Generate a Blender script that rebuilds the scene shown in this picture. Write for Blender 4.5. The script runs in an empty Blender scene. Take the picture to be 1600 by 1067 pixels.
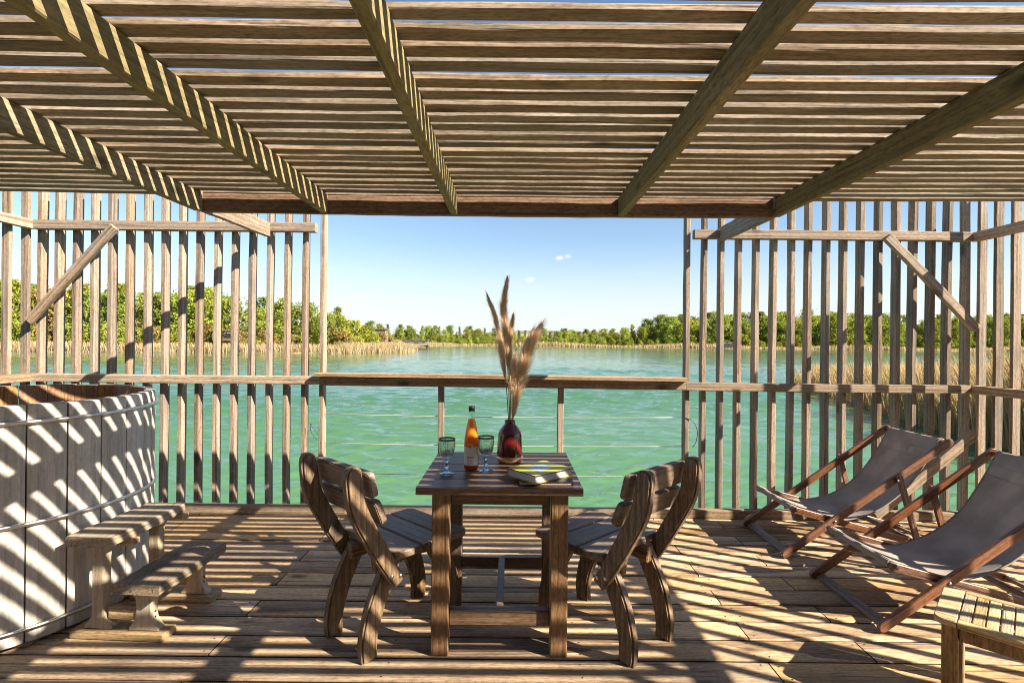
import bpy, bmesh, math, random
import numpy as np
from mathutils import Vector, Matrix, Euler, noise
R = math.radians
random.seed(7)
rng = np.random.default_rng(11)
sc = bpy.context.scene
COL = sc.collection
# ------------------------------------------------------------------ camera
CAMZ = 1.33
cd = bpy.data.cameras.new('camera'); cam = bpy.data.objects.new('camera', cd); COL.objects.link(cam)
cd.lens = 18.0; cd.sensor_width = 36.0; cd.clip_start = 0.05; cd.clip_end = 6000
cam.matrix_world = Matrix.Translation((0, 0, CAMZ)) @ Matrix.Rotation(R(90), 4, 'X') @ Matrix.Rotation(R(0.6), 4, 'Z')
sc.camera = cam
# ------------------------------------------------------------------ sun and sky
SUN = Vector((1.26, -0.60, 1.0)).normalized()          # towards the sun
EL = math.asin(SUN.z); AZ = math.atan2(SUN.x, SUN.y)
w = bpy.data.worlds.new('World'); sc.world = w; w.use_nodes = True
nt = w.node_tree; N = nt.nodes; L = nt.links
for n in list(N): N.remove(n)
wo = N.new('ShaderNodeOutputWorld'); bg = N.new('ShaderNodeBackground'); sky = N.new('ShaderNodeTexSky')
sky.sky_type = 'NISHITA'; sky.sun_disc = False; sky.sun_elevation = EL; sky.sun_rotation = AZ
sky.altitude = 0; sky.air_density = 1.0; sky.dust_density = 0.6; sky.ozone_density = 2.2
SKY_STRENGTH = 0.057
bg.inputs['Strength'].default_value = SKY_STRENGTH
tcw = N.new('ShaderNodeTexCoord'); nrm = N.new('ShaderNodeVectorMath'); nrm.operation = 'NORMALIZE'
L.new(tcw.outputs['Generated'], nrm.inputs[0])
# small soft clouds: puffs in given directions of the sky, edges broken by noise
mp = N.new('ShaderNodeMapping'); mp.inputs['Scale'].default_value = (16, 16, 42)
L.new(nrm.outputs[0], mp.inputs[0])
cn = N.new('ShaderNodeTexNoise'); cn.inputs['Scale'].default_value = 6.5; cn.inputs['Detail'].default_value = 6; cn.inputs['Roughness'].default_value = .62
L.new(mp.outputs[0], cn.inputs['Vector'])
acc = None
def puff(az, el, wa, we, amp):
    """one cloud: azimuth/elevation in degrees, half widths in radians"""
    global acc
    d = Vector((math.sin(R(az)) * math.cos(R(el)), math.cos(R(az)) * math.cos(R(el)), math.sin(R(el))))
    s = N.new('ShaderNodeVectorMath'); s.operation = 'SUBTRACT'; s.inputs[1].default_value = d; L.new(nrm.outputs[0], s.inputs[0])
    m = N.new('ShaderNodeVectorMath'); m.operation = 'MULTIPLY'; m.inputs[1].default_value = (1 / wa, 1 / wa, 1 / we); L.new(s.outputs[0], m.inputs[0])
    ln = N.new('ShaderNodeVectorMath'); ln.operation = 'LENGTH'; L.new(m.outputs[0], ln.inputs[0])
    mr = N.new('ShaderNodeMapRange'); mr.inputs[1].default_value = 0.0; mr.inputs[2].default_value = 1.0
    mr.inputs[3].default_value = amp; mr.inputs[4].default_value = 0.0; mr.interpolation_type = 'SMOOTHSTEP'
    L.new(ln.outputs['Value'], mr.inputs[0])
    if acc is None: acc = mr.outputs[0]
    else:
        a = N.new('ShaderNodeMath'); a.operation = 'MAXIMUM'; L.new(acc, a.inputs[0]); L.new(mr.outputs[0], a.inputs[1]); acc = a.outputs[0]
puff(5.2, 9.25, .022, .012, 1.0); puff(6.1, 9.45, .018, .011, .95)
puff(1.9, 6.9, .026, .011, 1.05)
puff(-4.6, 4.2, .04, .008, .72); puff(-7.5, 3.6, .04, .008, .66); puff(-17, 4.6, .07, .012, .72); puff(9, 3.3, .07, .009, .66); puff(14, 7.5, .10, .018, .58); puff(-12, 8.5, .12, .02, .56)
nm = N.new('ShaderNodeMath'); nm.operation = 'MULTIPLY_ADD'; L.new(acc, nm.inputs[0]); nm.inputs[1].default_value = 1.15
ns = N.new('ShaderNodeMath'); ns.operation = 'SUBTRACT'; L.new(cn.outputs[0], ns.inputs[0]); ns.inputs[1].default_value = 1.0
L.new(ns.outputs[0], nm.inputs[2])
cl = N.new('ShaderNodeMapRange'); cl.interpolation_type = 'SMOOTHSTEP'; cl.inputs[1].default_value = 0.0; cl.inputs[2].default_value = 1.05
L.new(nm.outputs[0], cl.inputs[0])
mixc = N.new('ShaderNodeMix'); mixc.data_type = 'RGBA'; mixc.inputs['B'].default_value = (6.0, 6.0, 6.05, 1)
sx = N.new('ShaderNodeSeparateXYZ'); L.new(nrm.outputs[0], sx.inputs[0])
hz = N.new('ShaderNodeMapRange'); hz.inputs[1].default_value = 0.0; hz.inputs[2].default_value = .20; hz.inputs[3].default_value = .85; hz.inputs[4].default_value = 0.0; hz.interpolation_type = 'SMOOTHSTEP'
L.new(sx.outputs[2], hz.inputs[0])
mh = N.new('ShaderNodeMix'); mh.data_type = 'RGBA'; mh.inputs['B'].default_value = (4.9, 5.15, 5.3, 1); L.new(hz.outputs[0], mh.inputs['Factor']); L.new(sky.outputs[0], mh.inputs['A'])
L.new(cl.outputs[0], mixc.inputs['Factor']); L.new(mh.outputs['Result'], mixc.inputs['A'])
L.new(mixc.outputs['Result'], bg.inputs['Color']); L.new(bg.outputs[0], wo.inputs['Surface'])
sd = bpy.data.lights.new('sun', 'SUN'); so = bpy.data.objects.new('sun', sd); COL.objects.link(so)
sd.energy = 5.0; sd.angle = R(0.42); sd.color = (1.0, 0.87, 0.68)
so.rotation_euler = SUN.to_track_quat('Z', 'Y').to_euler(); so.location = (6, -6, 9)
vs = sc.view_settings; vs.view_transform = 'Standard'; vs.look = 'None'; vs.gamma = 1; vs.exposure = 1.76; vs.use_curve_mapping = False
sc.cycles.max_bounces = 8; sc.cycles.diffuse_bounces = 4; sc.cycles.transparent_max_bounces = 12
sc.cycles.use_denoising = True; sc.cycles.filter_width = 1.0
# ------------------------------------------------------------------ object helpers
def setp(o, label=None, cat=None, group=None, kind=None):
    if label: o['label'] = label
    if cat: o['category'] = cat
    if group: o['group'] = group
    if kind: o['kind'] = kind
    return o
def root(name, label=None, cat=None, loc=(0, 0, 0), rz=0.0, group=None, kind=None):
    o = bpy.data.objects.new(name, None); COL.objects.link(o); o.empty_display_size = .1
    o.location = loc; o.rotation_euler = (0, 0, rz)
    return setp(o, label, cat, group, kind)
def ob(name, me, parent=None, loc=(0, 0, 0), rot=(0, 0, 0), scale=None):
    o = bpy.data.objects.new(name, me); COL.objects.link(o)
    o.location = loc; o.rotation_euler = rot
    if scale: o.scale = scale
    if parent: o.parent = parent
    return o
def mesh_bm(name, bm, mat, smooth=False):
    me = bpy.data.meshes.new(name); bm.normal_update(); bm.to_mesh(me); bm.free()
    if mat: me.materials.append(mat)
    if smooth: me.polygons.foreach_set('use_smooth', [True] * len(me.polygons))
    return me
def mesh_np(name, verts, faces, mat, smooth=False):
    """verts (n,3), faces (m,4) or (m,3) arrays"""
    me = bpy.data.meshes.new(name); k = faces.shape[1]; m = len(faces)
    me.vertices.add(len(verts)); me.vertices.foreach_set('co', np.ascontiguousarray(verts, dtype=np.float32).ravel())
    me.loops.add(m * k); me.loops.foreach_set('vertex_index', np.ascontiguousarray(faces, dtype=np.int32).ravel())
    me.polygons.add(m); me.polygons.foreach_set('loop_start', np.arange(0, m * k, k, dtype=np.int32))
    if smooth: me.polygons.foreach_set('use_smooth', np.ones(m, dtype=bool))
    me.update(calc_edges=True)
    if mat: me.materials.append(mat)
    return me
_box = {}
def box(sx, sy, sz, mat, bev=.004, name='board'):
    key = (round(sx, 4), round(sy, 4), round(sz, 4), mat.name, bev)
    if key in _box: return _box[key]
    bm = bmesh.new(); bmesh.ops.create_cube(bm, size=1); bmesh.ops.scale(bm, vec=(sx, sy, sz), verts=bm.verts)
    if bev: bmesh.ops.bevel(bm, geom=bm.edges[:], offset=bev, segments=1, affect='EDGES')
    _box[key] = mesh_bm(name, bm, mat); return _box[key]
def board_bm(Lx, Wy, Tz, seg=10, bow=.003, seed=0, wear=.0012, cham=.004, sag=None, x0=None):
    """a sawn board along local X with chamfered arrises, a slight bow, twist and wear"""
    rn = random.Random(seed); bm = bmesh.new(); rings = []
    hy, hz, c = Wy / 2, Tz / 2, cham
    prof = [(-hy + c, -hz), (hy - c, -hz), (hy, -hz + c), (hy, hz - c), (hy - c, hz), (-hy + c, hz), (-hy, hz - c), (-hy, -hz + c)]
    by, bz = rn.uniform(-bow, bow), rn.uniform(-bow, bow); tw = rn.uniform(-1, 1) * .012
    for i in range(seg + 1):
        t = i / seg; x = (t - .5) * Lx; q = 1 - (2 * t - 1) ** 2
        dy, dz = by * q + rn.uniform(-1, 1) * bow * .15, bz * q + rn.uniform(-1, 1) * bow * .15
        if sag: dz += sag(x + (x0 or 0))
        a = tw * (t - .5)
        rings.append([bm.verts.new((x, (y * math.cos(a) - z * math.sin(a)) + dy + rn.uniform(-wear, wear), (y * math.sin(a) + z * math.cos(a)) + dz + rn.uniform(-wear, wear))) for y, z in prof])
    for a, b in zip(rings, rings[1:]):
        for k in range(8): bm.faces.new((a[k], a[(k + 1) % 8], b[(k + 1) % 8], b[k]))
    bm.faces.new(rings[0][::-1]); bm.faces.new(rings[-1])
    bmesh.ops.recalc_face_normals(bm, faces=bm.faces); return bm
def tube_bm(bm, pts, rad, n=8, cap=True):
    pts = [Vector(p) for p in pts]; rings = []
    for i, p in enumerate(pts):
        d = (pts[min(i + 1, len(pts) - 1)] - pts[max(i - 1, 0)]).normalized()
        u = d.cross(Vector((0, 0, 1))) if abs(d.z) < .95 else d.cross(Vector((1, 0, 0)))
        u.normalize(); v = d.cross(u); r = rad[i] if isinstance(rad, (list, tuple)) else rad
        rings.append([bm.verts.new(p + u * r * math.cos(2 * math.pi * k / n) + v * r * math.sin(2 * math.pi * k / n)) for k in range(n)])
    for a, b in zip(rings, rings[1:]):
        for k in range(n): bm.faces.new((a[k], b[k], b[(k + 1) % n], a[(k + 1) % n]))
    if cap: bm.faces.new(rings[0]); bm.faces.new(rings[-1][::-1])
    bmesh.ops.recalc_face_normals(bm, faces=bm.faces); return bm
def lathe_bm(prof, n=32, flute=None, bm=None):
    bm = bm or bmesh.new(); rings = []
    for r, z in prof:
        if r < 1e-5: rings.append([bm.verts.new((0, 0, z))]); continue
        ring = []
        for k in range(n):
            rr = r * (1 + (flute(z, k / n) if flute else 0)); a = 2 * math.pi * k / n
            ring.append(bm.verts.new((rr * math.cos(a), rr * math.sin(a), z)))
        rings.append(ring)
    for a, b in zip(rings, rings[1:]):
        if len(a) == 1 and len(b) == 1: continue
        for k in range(n):
            k2 = (k + 1) % n
            if len(a) == 1: bm.faces.new((a[0], b[k2], b[k]))
            elif len(b) == 1: bm.faces.new((a[k], a[k2], b[0]))
            else: bm.faces.new((a[k], a[k2], b[k2], b[k]))
    bmesh.ops.recalc_face_normals(bm, faces=bm.faces); return bm
def prism_bm(outline, th, bev=.006, segs=2, axis='Y'):
    """closed outline of (u, z) in the local XZ plane, thickness th along Y (centred)"""
    bm = bmesh.new()
    a = [bm.verts.new((u, -th / 2, z)) for u, z in outline]; b = [bm.verts.new((u, th / 2, z)) for u, z in outline]
    n = len(a); fa = bm.faces.new(a); fb = bm.faces.new(b[::-1])
    for k in range(n): bm.faces.new((a[k], b[k], b[(k + 1) % n], a[(k + 1) % n]))
    bmesh.ops.recalc_face_normals(bm, faces=bm.faces)
    if bev:
        ed = list({e for f in (fa, fb) for e in f.edges})
        bmesh.ops.bevel(bm, geom=ed, offset=bev, segments=segs, affect='EDGES', clamp_overlap=True)
    big = [f for f in bm.faces if len(f.verts) > 4]
    bmesh.ops.triangulate(bm, faces=big)
    return bm
def spline(pts, n=10):
    """Catmull-Rom through tuples"""
    P = [Vector(p) for p in pts]; P = [2 * P[0] - P[1]] + P + [2 * P[-1] - P[-2]]; out = []
    for i in range(1, len(P) - 2):
        for k in range(n):
            t = k / n; a, b, c, d = P[i - 1], P[i], P[i + 1], P[i + 2]
            out.append(.5 * ((2 * b) + (c - a) * t + (2 * a - 5 * b + 4 * c - d) * t * t + (3 * b - a - 3 * c + d) * t ** 3))
    out.append(P[-2]); return out
def ribbon_outline(pts, wid, n=8, round_top=False):
    c = spline([(p[0], p[1], 0) for p in pts], n); m = len(c); lft, rgt = [], []
    for i, p in enumerate(c):
        d = (c[min(i + 1, m - 1)] - c[max(i - 1, 0)]).normalized(); nn = Vector((-d.y, d.x, 0))
        t = i / (m - 1); k = t * (len(wid) - 1); j = min(int(k), len(wid) - 2); ww = wid[j] + (wid[j + 1] - wid[j]) * (k - j)
        lft.append((p + nn * ww / 2)); rgt.append((p - nn * ww / 2))
    cap = []
    if round_top:
        d = (c[-1] - c[-2]).normalized(); a, b = lft[-1], rgt[-1]; mid = (a + b) / 2; r = (a - b) / 2
        cap = [mid + r * math.cos(t) + d * r.length * .75 * math.sin(t) for t in np.linspace(0, math.pi, 9)[1:-1]]
    return [(v.x, v.y) for v in lft + cap + rgt[::-1]]
# ------------------------------------------------------------------ materials
def new_mat(name):
    m = bpy.data.materials.new(name); m.use_nodes = True; t = m.node_tree
    return m, t.nodes, t.links, t.nodes['Principled BSDF']
def ramp(N, L, src, stops):
    r = N.new('ShaderNodeValToRGB'); e = r.color_ramp.elements
    while len(e) < len(stops): e.new(.5)
    for k, (p, c) in enumerate(stops): e[k].position = p; e[k].color = (*c, 1) if len(c) == 3 else c
    L.new(src, r.inputs[0]); return r.outputs[0]
def mixrgb(N, L, fac, a, b, mode='MIX'):
    m = N.new('ShaderNodeMix'); m.data_type = 'RGBA'; m.blend_type = mode
    for s, v in (('Factor', fac), ('A', a), ('B', b)):
        if isinstance(v, bpy.types.NodeSocket): L.new(v, m.inputs[s])
        elif isinstance(v, (int, float)): m.inputs[s].default_value = v
        else: m.inputs[s].default_value = (*v, 1)
    return m.outputs['Result']
def math_n(N, L, op, a, b=None, c=None):
    m = N.new('ShaderNodeMath'); m.operation = op
    for i, v in enumerate((a, b, c)):
        if v is None: continue
        if isinstance(v, bpy.types.NodeSocket): L.new(v, m.inputs[i])
        else: m.inputs[i].default_value = v
    return m.outputs[0]
def wood(name, dark, light, grey=None, axis='X', rings=9.0, rough=.72, bump=.5, greyamt=.5, vary=.22, knots=True, spec=.35, fine=1.0, grainmix=.28, wear=.6, speck=.8):
    m, N, L, P = new_mat(name)
    tc = N.new('ShaderNodeTexCoord'); oi = N.new('ShaderNodeObjectInfo')
    off = N.new('ShaderNodeVectorMath'); off.operation = 'MULTIPLY_ADD'
    cx = N.new('ShaderNodeCombineXYZ')
    for k in range(3): L.new(oi.outputs['Random'], cx.inputs[k])
    L.new(cx.outputs[0], off.inputs[0]); off.inputs[1].default_value = (71.3, 13.7, 29.9); L.new(tc.outputs['Object'], off.inputs[2])
    src = off.outputs[0]
    if axis != 'X':
        sp = N.new('ShaderNodeSeparateXYZ'); L.new(src, sp.inputs[0]); cb = N.new('ShaderNodeCombineXYZ')
        o = {'Y': (1, 0, 2), 'Z': (2, 1, 0)}[axis]
        for k in range(3): L.new(sp.outputs[o[k]], cb.inputs[k])
        src = cb.outputs[0]
    def mapped(s):
        p = N.new('ShaderNodeMapping'); p.inputs['Scale'].default_value = s; L.new(src, p.inputs[0]); return p.outputs[0]
    wv = N.new('ShaderNodeTexWave'); wv.wave_type = 'RINGS'; wv.rings_direction = 'X'; wv.wave_profile = 'SAW'
    wv.inputs['Scale'].default_value = rings; wv.inputs['Distortion'].default_value = 5.0; wv.inputs['Detail'].default_value = 2.5
    wv.inputs['Detail Scale'].default_value = .9; L.new(mapped((.16, 1.0, 1.7)), wv.inputs['Vector'])
    fib = N.new('ShaderNodeTexNoise'); fib.inputs['Scale'].default_value = 1; fib.inputs['Detail'].default_value = 5; fib.inputs['Roughness'].default_value = .65
    L.new(mapped((6.5 * fine, 95 * fine, 95 * fine)), fib.inputs['Vector'])
    bl = N.new('ShaderNodeTexNoise'); bl.inputs['Scale'].default_value = 1; bl.inputs['Detail'].default_value = 4
    L.new(mapped((1.3, 7, 7)), bl.inputs['Vector'])
    g = math_n(N, L, 'MULTIPLY_ADD', wv.outputs[0], grainmix, math_n(N, L, 'MULTIPLY', fib.outputs[0], 1.25 - grainmix))
    g2 = math_n(N, L, 'MULTIPLY_ADD', bl.outputs[0], .5, math_n(N, L, 'SUBTRACT', g, .25))
    col = ramp(N, L, g2, [(.27, dark), (.74, light)])
    spk = N.new('ShaderNodeTexNoise'); spk.inputs['Scale'].default_value = 1; spk.inputs['Detail'].default_value = 3; L.new(mapped((38 * fine, 130 * fine, 130 * fine)), spk.inputs['Vector'])
    sk = ramp(N, L, spk.outputs[0], [(.32, (.55, .53, .50)), (.5, (1, 1, 1)), (.68, (1.25, 1.25, 1.25))]); col = mixrgb(N, L, speck, col, sk, 'MULTIPLY')
    if grey is not None:
        gb = N.new('ShaderNodeTexNoise'); gb.inputs['Scale'].default_value = 1; gb.inputs['Detail'].default_value = 5; gb.inputs['Roughness'].default_value = .6
        L.new(mapped((.9, 4.5, 4.5)), gb.inputs['Vector'])
        gf = N.new('ShaderNodeMapRange'); gf.inputs[1].default_value = .38; gf.inputs[2].default_value = .68; gf.inputs[4].default_value = greyamt
        L.new(gb.outputs[0], gf.inputs[0])
        gcol = ramp(N, L, g2, [(.27, tuple(.5 * c for c in grey)), (.74, grey)])
        col = mixrgb(N, L, gf.outputs[0], col, gcol)
    ck = N.new('ShaderNodeTexNoise'); ck.inputs['Scale'].default_value = 1; ck.inputs['Detail'].default_value = 2; L.new(mapped((1.1 * fine, 48 * fine, 48 * fine)), ck.inputs['Vector'])
    cf = N.new('ShaderNodeMapRange'); cf.inputs[1].default_value = .60; cf.inputs[2].default_value = .70; cf.inputs[4].default_value = wear; L.new(ck.outputs[0], cf.inputs[0])
    col = mixrgb(N, L, cf.outputs[0], col, tuple(.40 * c for c in dark))
    sn = N.new('ShaderNodeTexNoise'); sn.inputs['Scale'].default_value = 1; sn.inputs['Detail'].default_value = 6; sn.inputs['Roughness'].default_value = .68; L.new(mapped((2.6, 6.0, 6.0)), sn.inputs['Vector'])
    sf = N.new('ShaderNodeMapRange'); sf.inputs[1].default_value = .50; sf.inputs[2].default_value = .72; sf.inputs[4].default_value = wear * .75; L.new(sn.outputs[0], sf.inputs[0])
    col = mixrgb(N, L, sf.outputs[0], col, tuple(.75 * c for c in dark))
    if knots:
        vo = N.new('ShaderNodeTexVoronoi'); vo.inputs['Scale'].default_value = 1; L.new(mapped((1.9, 4.6, 4.6)), vo.inputs['Vector'])
        kf = N.new('ShaderNodeMapRange'); kf.inputs[1].default_value = .045; kf.inputs[2].default_value = .14; kf.inputs[3].default_value = .8; kf.inputs[4].default_value = 0
        L.new(vo.outputs['Distance'], kf.inputs[0])
        col = mixrgb(N, L, kf.outputs[0], col, tuple(.35 * c for c in dark))
    hs = N.new('ShaderNodeHueSaturation')
    L.new(math_n(N, L, 'MULTIPLY_ADD', oi.outputs['Random'], 2 * vary, 1 - vary), hs.inputs['Value'])
    r2 = math_n(N, L, 'FRACT', math_n(N, L, 'MULTIPLY', oi.outputs['Random'], 7.77))
    L.new(math_n(N, L, 'MULTIPLY_ADD', r2, .4, .8), hs.inputs['Saturation'])
    L.new(col, hs.inputs['Color']); L.new(hs.outputs[0], P.inputs['Base Color'])
    P.inputs['Roughness'].default_value = rough; P.inputs['Specular IOR Level'].default_value = spec
    bp = N.new('ShaderNodeBump'); bp.inputs['Strength'].default_value = bump; bp.inputs['Distance'].default_value = .004
    L.new(math_n(N, L, 'SUBTRACT', g2, cf.outputs[0]), bp.inputs['Height']); L.new(bp.outputs[0], P.inputs['Normal'])
    return m
def plain(name, col, rough=.5, metal=0, spec=.5, **kw):
    m, N, L, P = new_mat(name); P.inputs['Base Color'].default_value = (*col, 1); P.inputs['Roughness'].default_value = rough
    P.inputs['Metallic'].default_value = metal; P.inputs['Specular IOR Level'].default_value = spec
    for k, v in kw.items(): P.inputs[k.replace('_', ' ')].default_value = v
    return m
M_DECK = wood('deck_wood', (.13, .072, .036), (.56, .37, .20), grey=(.43, .345, .255), rings=4.5, greyamt=.55, bump=.8, grainmix=.5, vary=.28)
M_DECKD = plain('gap_shade_plank_edge', (.03, .021, .014), .95)  # dark plank sides paint the shade of the gaps between boards
M_ROOF = wood('roof_slat_wood', (.14, .098, .060), (.345, .265, .20), grey=(.24, .21, .155), rings=6, greyamt=.6, rough=.8)
M_RAFT = wood('rafter_wood', (.135, .105, .055), (.29, .23, .13), grey=(.17, .165, .085), rings=6, greyamt=.75, rough=.8)
M_FASC = wood('fascia_wood', (.12, .075, .05), (.25, .165, .12), rings=8)
M_SLAT = wood('screen_wood', (.12, .084, .060), (.31, .232, .175), grey=(.25, .22, .19), rings=6, greyamt=.75, grainmix=.35)
M_RAIL = wood('rail_wood', (.15, .10, .064), (.38, .28, .195), grey=(.29, .245, .20), rings=6, greyamt=.6, grainmix=.4)
M_CHAIRZ = wood('chair_wood_upright', (.045, .028, .016), (.20, .132, .078), axis='Z', rings=6, rough=.5, spec=.5, grainmix=.3)
M_CHAIRX = wood('chair_wood_long', (.045, .028, .016), (.20, .132, .08), axis='X', rings=9, rough=.5, spec=.5)
M_CHAIRY = wood('chair_wood_cross', (.065, .038, .022), (.20, .135, .09), grey=(.19, .155, .13), greyamt=.6, axis='Y', rings=9, rough=.5, spec=.55)
M_TABX = wood('table_wood_long', (.05, .028, .018), (.145, .092, .06), axis='X', rings=8, rough=.42, spec=.55, knots=False)
M_TABY = wood('table_wood_cross', (.05, .028, .018), (.145, .092, .06), axis='Y', rings=8, rough=.42, spec=.55, knots=False)
M_TABZ = wood('table_wood_leg', (.05, .027, .014), (.19, .115, .065), axis='Z', rings=8, rough=.45, spec=.55, knots=False)
M_TUB = wood('tub_wood', (.40, .375, .345), (.60, .575, .54), grey=(.41, .365, .31), axis='Z', rings=5, greyamt=.7, rough=.75, bump=.4, vary=.13, grainmix=.3, wear=.26, speck=.35)
M_TUBIN = wood('tub_inner_wood', (.24, .09, .03), (.55, .25, .09), axis='Z', rings=6, rough=.55, vary=.15)
M_STEPY = wood('step_tread_wood', (.15, .10, .06), (.36, .26, .165), grey=(.30, .27, .22), axis='Y', rings=9, greyamt=.6)
M_STEPZ = wood('step_support_wood', (.30, .22, .14), (.50, .39, .27), axis='Z', rings=6, rough=.7, knots=False, wear=.3, speck=.4)
M_STEPX = wood('step_base_wood', (.22, .15, .085), (.42, .31, .19), axis='X', rings=7, rough=.7)
M_TEAK = wood('lounger_wood', (.085, .037, .022), (.22, .105, .064), axis='X', rings=7, rough=.4, spec=.5, knots=False, vary=.15)
M_TEAKY = wood('lounger_bar_wood', (.08, .05, .04), (.19, .14, .115), axis='Y', rings=7, rough=.45, spec=.5, knots=False, vary=.15)
M_SIDE = wood('side_table_wood', (.26, .17, .07), (.50, .37, .20), grey=(.42, .35, .22), axis='X', rings=6, rough=.6, knots=False, fine=1.6)
M_SIDEL = wood('side_table_leg_wood', (.13, .08, .04), (.30, .20, .11), axis='Z', rings=6, rough=.6, knots=False)
M_STEEL = plain('galvanised_steel', (.62, .60, .57), .32, 1.0)
M_BOLT = plain('bolt_steel', (.7, .7, .7), .3, 1.0)
M_DARKM = plain('dark_metal', (.03, .03, .032), .45, .6)
M_SCREW = plain('screw_rust', (.02, .014, .01), .8)
# ------------------------------------------------------------------ lake, bank, hills
ZW = -0.97
mw, N, L, P = new_mat('lake_water')
geo = N.new('ShaderNodeNewGeometry')
def wmap(s):
    p = N.new('ShaderNodeMapping'); p.inputs['Scale'].default_value = s; L.new(geo.outputs['Position'], p.inputs[0]); return p.outputs[0]
n1 = N.new('ShaderNodeTexNoise'); n1.inputs['Scale'].default_value = 1; n1.inputs['Detail'].default_value = 3; L.new(wmap((.03, .06, 1)), n1.inputs['Vector'])
wc = ramp(N, L, n1.outputs[0], [(.35, (.043, .116, .058)), (.65, (.062, .146, .074))])
L.new(wc, P.inputs['Base Color']); P.inputs['Roughness'].default_value = .08; P.inputs['IOR'].default_value = 1.33
nb = N.new('ShaderNodeTexNoise'); nb.inputs['Scale'].default_value = 1; nb.inputs['Detail'].default_value = 6; nb.inputs['Roughness'].default_value = .55; L.new(wmap((3.2, 8.5, 1)), nb.inputs['Vector'])
bp = N.new('ShaderNodeBump'); bp.inputs['Strength'].default_value = .8; bp.inputs['Distance'].default_value = .015; L.new(nb.outputs[0], bp.inputs['Height']); L.new(bp.outputs[0], P.inputs['Normal'])
M_WATER = mw
nr, ncol = 860, 600
ys = 3.2 * (320 / 3.2) ** (np.arange(nr) / (nr - 1)); tt = np.linspace(-1.35, 1.35, ncol)
YY = np.repeat(ys[:, None], ncol, 1); XX = tt[None, :] * YY
HH = np.zeros_like(XX); dy = np.gradient(ys)[:, None]
for k in range(84):
    lam = .24 * (7 ** (rng.random() ** 1.5)); a = rng.normal(0, .34) + .15; ph = rng.random() * 6.28
    kx, ky = math.sin(a), -math.cos(a); q = 2 * math.pi / lam
    fade = np.clip((lam / dy - 2.5) / 4, 0, 1); amp = .0068 * lam ** .85
    s = 1 - np.abs(np.sin(.5 * (q * (kx * XX + ky * YY) + ph + .9 * np.sin(.43 * XX + .23 * YY + k))))
    HH += amp * fade * (2.6 * s ** 1.6 - 1.0)
HH *= (.75 + .35 * np.sin(XX * .21 + .6 * np.sin(YY * .13)) * np.sin(YY * .33 + XX * .07))
V = np.stack([XX, YY, HH + ZW], -1).reshape(-1, 3)
idx = np.arange(nr * ncol).reshape(nr, ncol)
F = np.stack([idx[:-1, :-1], idx[:-1, 1:], idx[1:, 1:], idx[1:, :-1]], -1).reshape(-1, 4)
setp(ob('lake_water', mesh_np('lake_water', V, F, M_WATER, True)), kind='structure')
bm = bmesh.new(); bmesh.ops.create_grid(bm, x_segments=1, y_segments=1, size=2500)
setp(ob('flat_water', mesh_bm('flat_water', bm, M_WATER), loc=(0, 0, ZW - .25)), kind='structure')  # flat sheet of lake water added below and beyond the waves
m, N, L, P = new_mat('bank_soil'); tcx = N.new('ShaderNodeTexCoord'); nn = N.new('ShaderNodeTexNoise'); nn.inputs['Scale'].default_value = .35; nn.inputs['Detail'].default_value = 6
L.new(tcx.outputs['Object'], nn.inputs['Vector']); L.new(ramp(N, L, nn.outputs[0], [(.35, (.06, .085, .025)), (.6, (.24, .18, .09))]), P.inputs['Base Color']); P.inputs['Roughness'].default_value = .95
M_SOIL = m
def strip_land(name, near, depth, zedge, ztop, label=None):
    """land whose water edge follows `near` (list of x,y), rising behind it"""
    vs, fs = [], []; n = len(near); rows = [(0, zedge - .5), (.6, zedge), (6, zedge + .4), (18, ztop), (depth, ztop + .6)]
    for d, z in rows:
        for (x, y) in near:
            vs.append((x + d * .0, y + d, z + (.12 * math.sin(x * .7 + d) if d > 1 else 0)))
    for r in range(len(rows) - 1):
        for k in range(n - 1): fs.append((r * n + k, r * n + k + 1, (r + 1) * n + k + 1, (r + 1) * n + k))
    return setp(ob(name, mesh_np(name, np.array(vs), np.array(fs), M_SOIL, True)), kind='structure')
def interp(pts, x):
    xs = [p[0] for p in pts]; return float(np.interp(x, xs, [p[1] for p in pts]))
LEFT = [(-190, 66), (-120, 70), (-85, 75), (-60, 77), (-45, 81), (-34, 84), (-29, 87), (-25.5, 96), (-23.6, 106), (-23.0, 112)]
FAR = [(-75, 205), (-45, 222), (-30, 236), (0, 243), (40, 246), (70, 243), (120, 232), (180, 226), (260, 222), (420, 210)]
def refine(pts, step, wob):
    out = []
    for a, b in zip(pts, pts[1:]):
        k = max(1, int(math.hypot(b[0] - a[0], b[1] - a[1]) / step))
        for i in range(k): t = i / k; out.append((a[0] + (b[0] - a[0]) * t, a[1] + (b[1] - a[1]) * t + wob * math.sin(a[0] * 3 + i * 2.1)))
    return out + [pts[-1]]
strip_land('left_bank', refine(LEFT, 4, .5), 70, ZW + .12, ZW + .9)
strip_land('far_bank', refine(FAR, 8, 1.2), 160, ZW + .15, ZW + 1.1)
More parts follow.
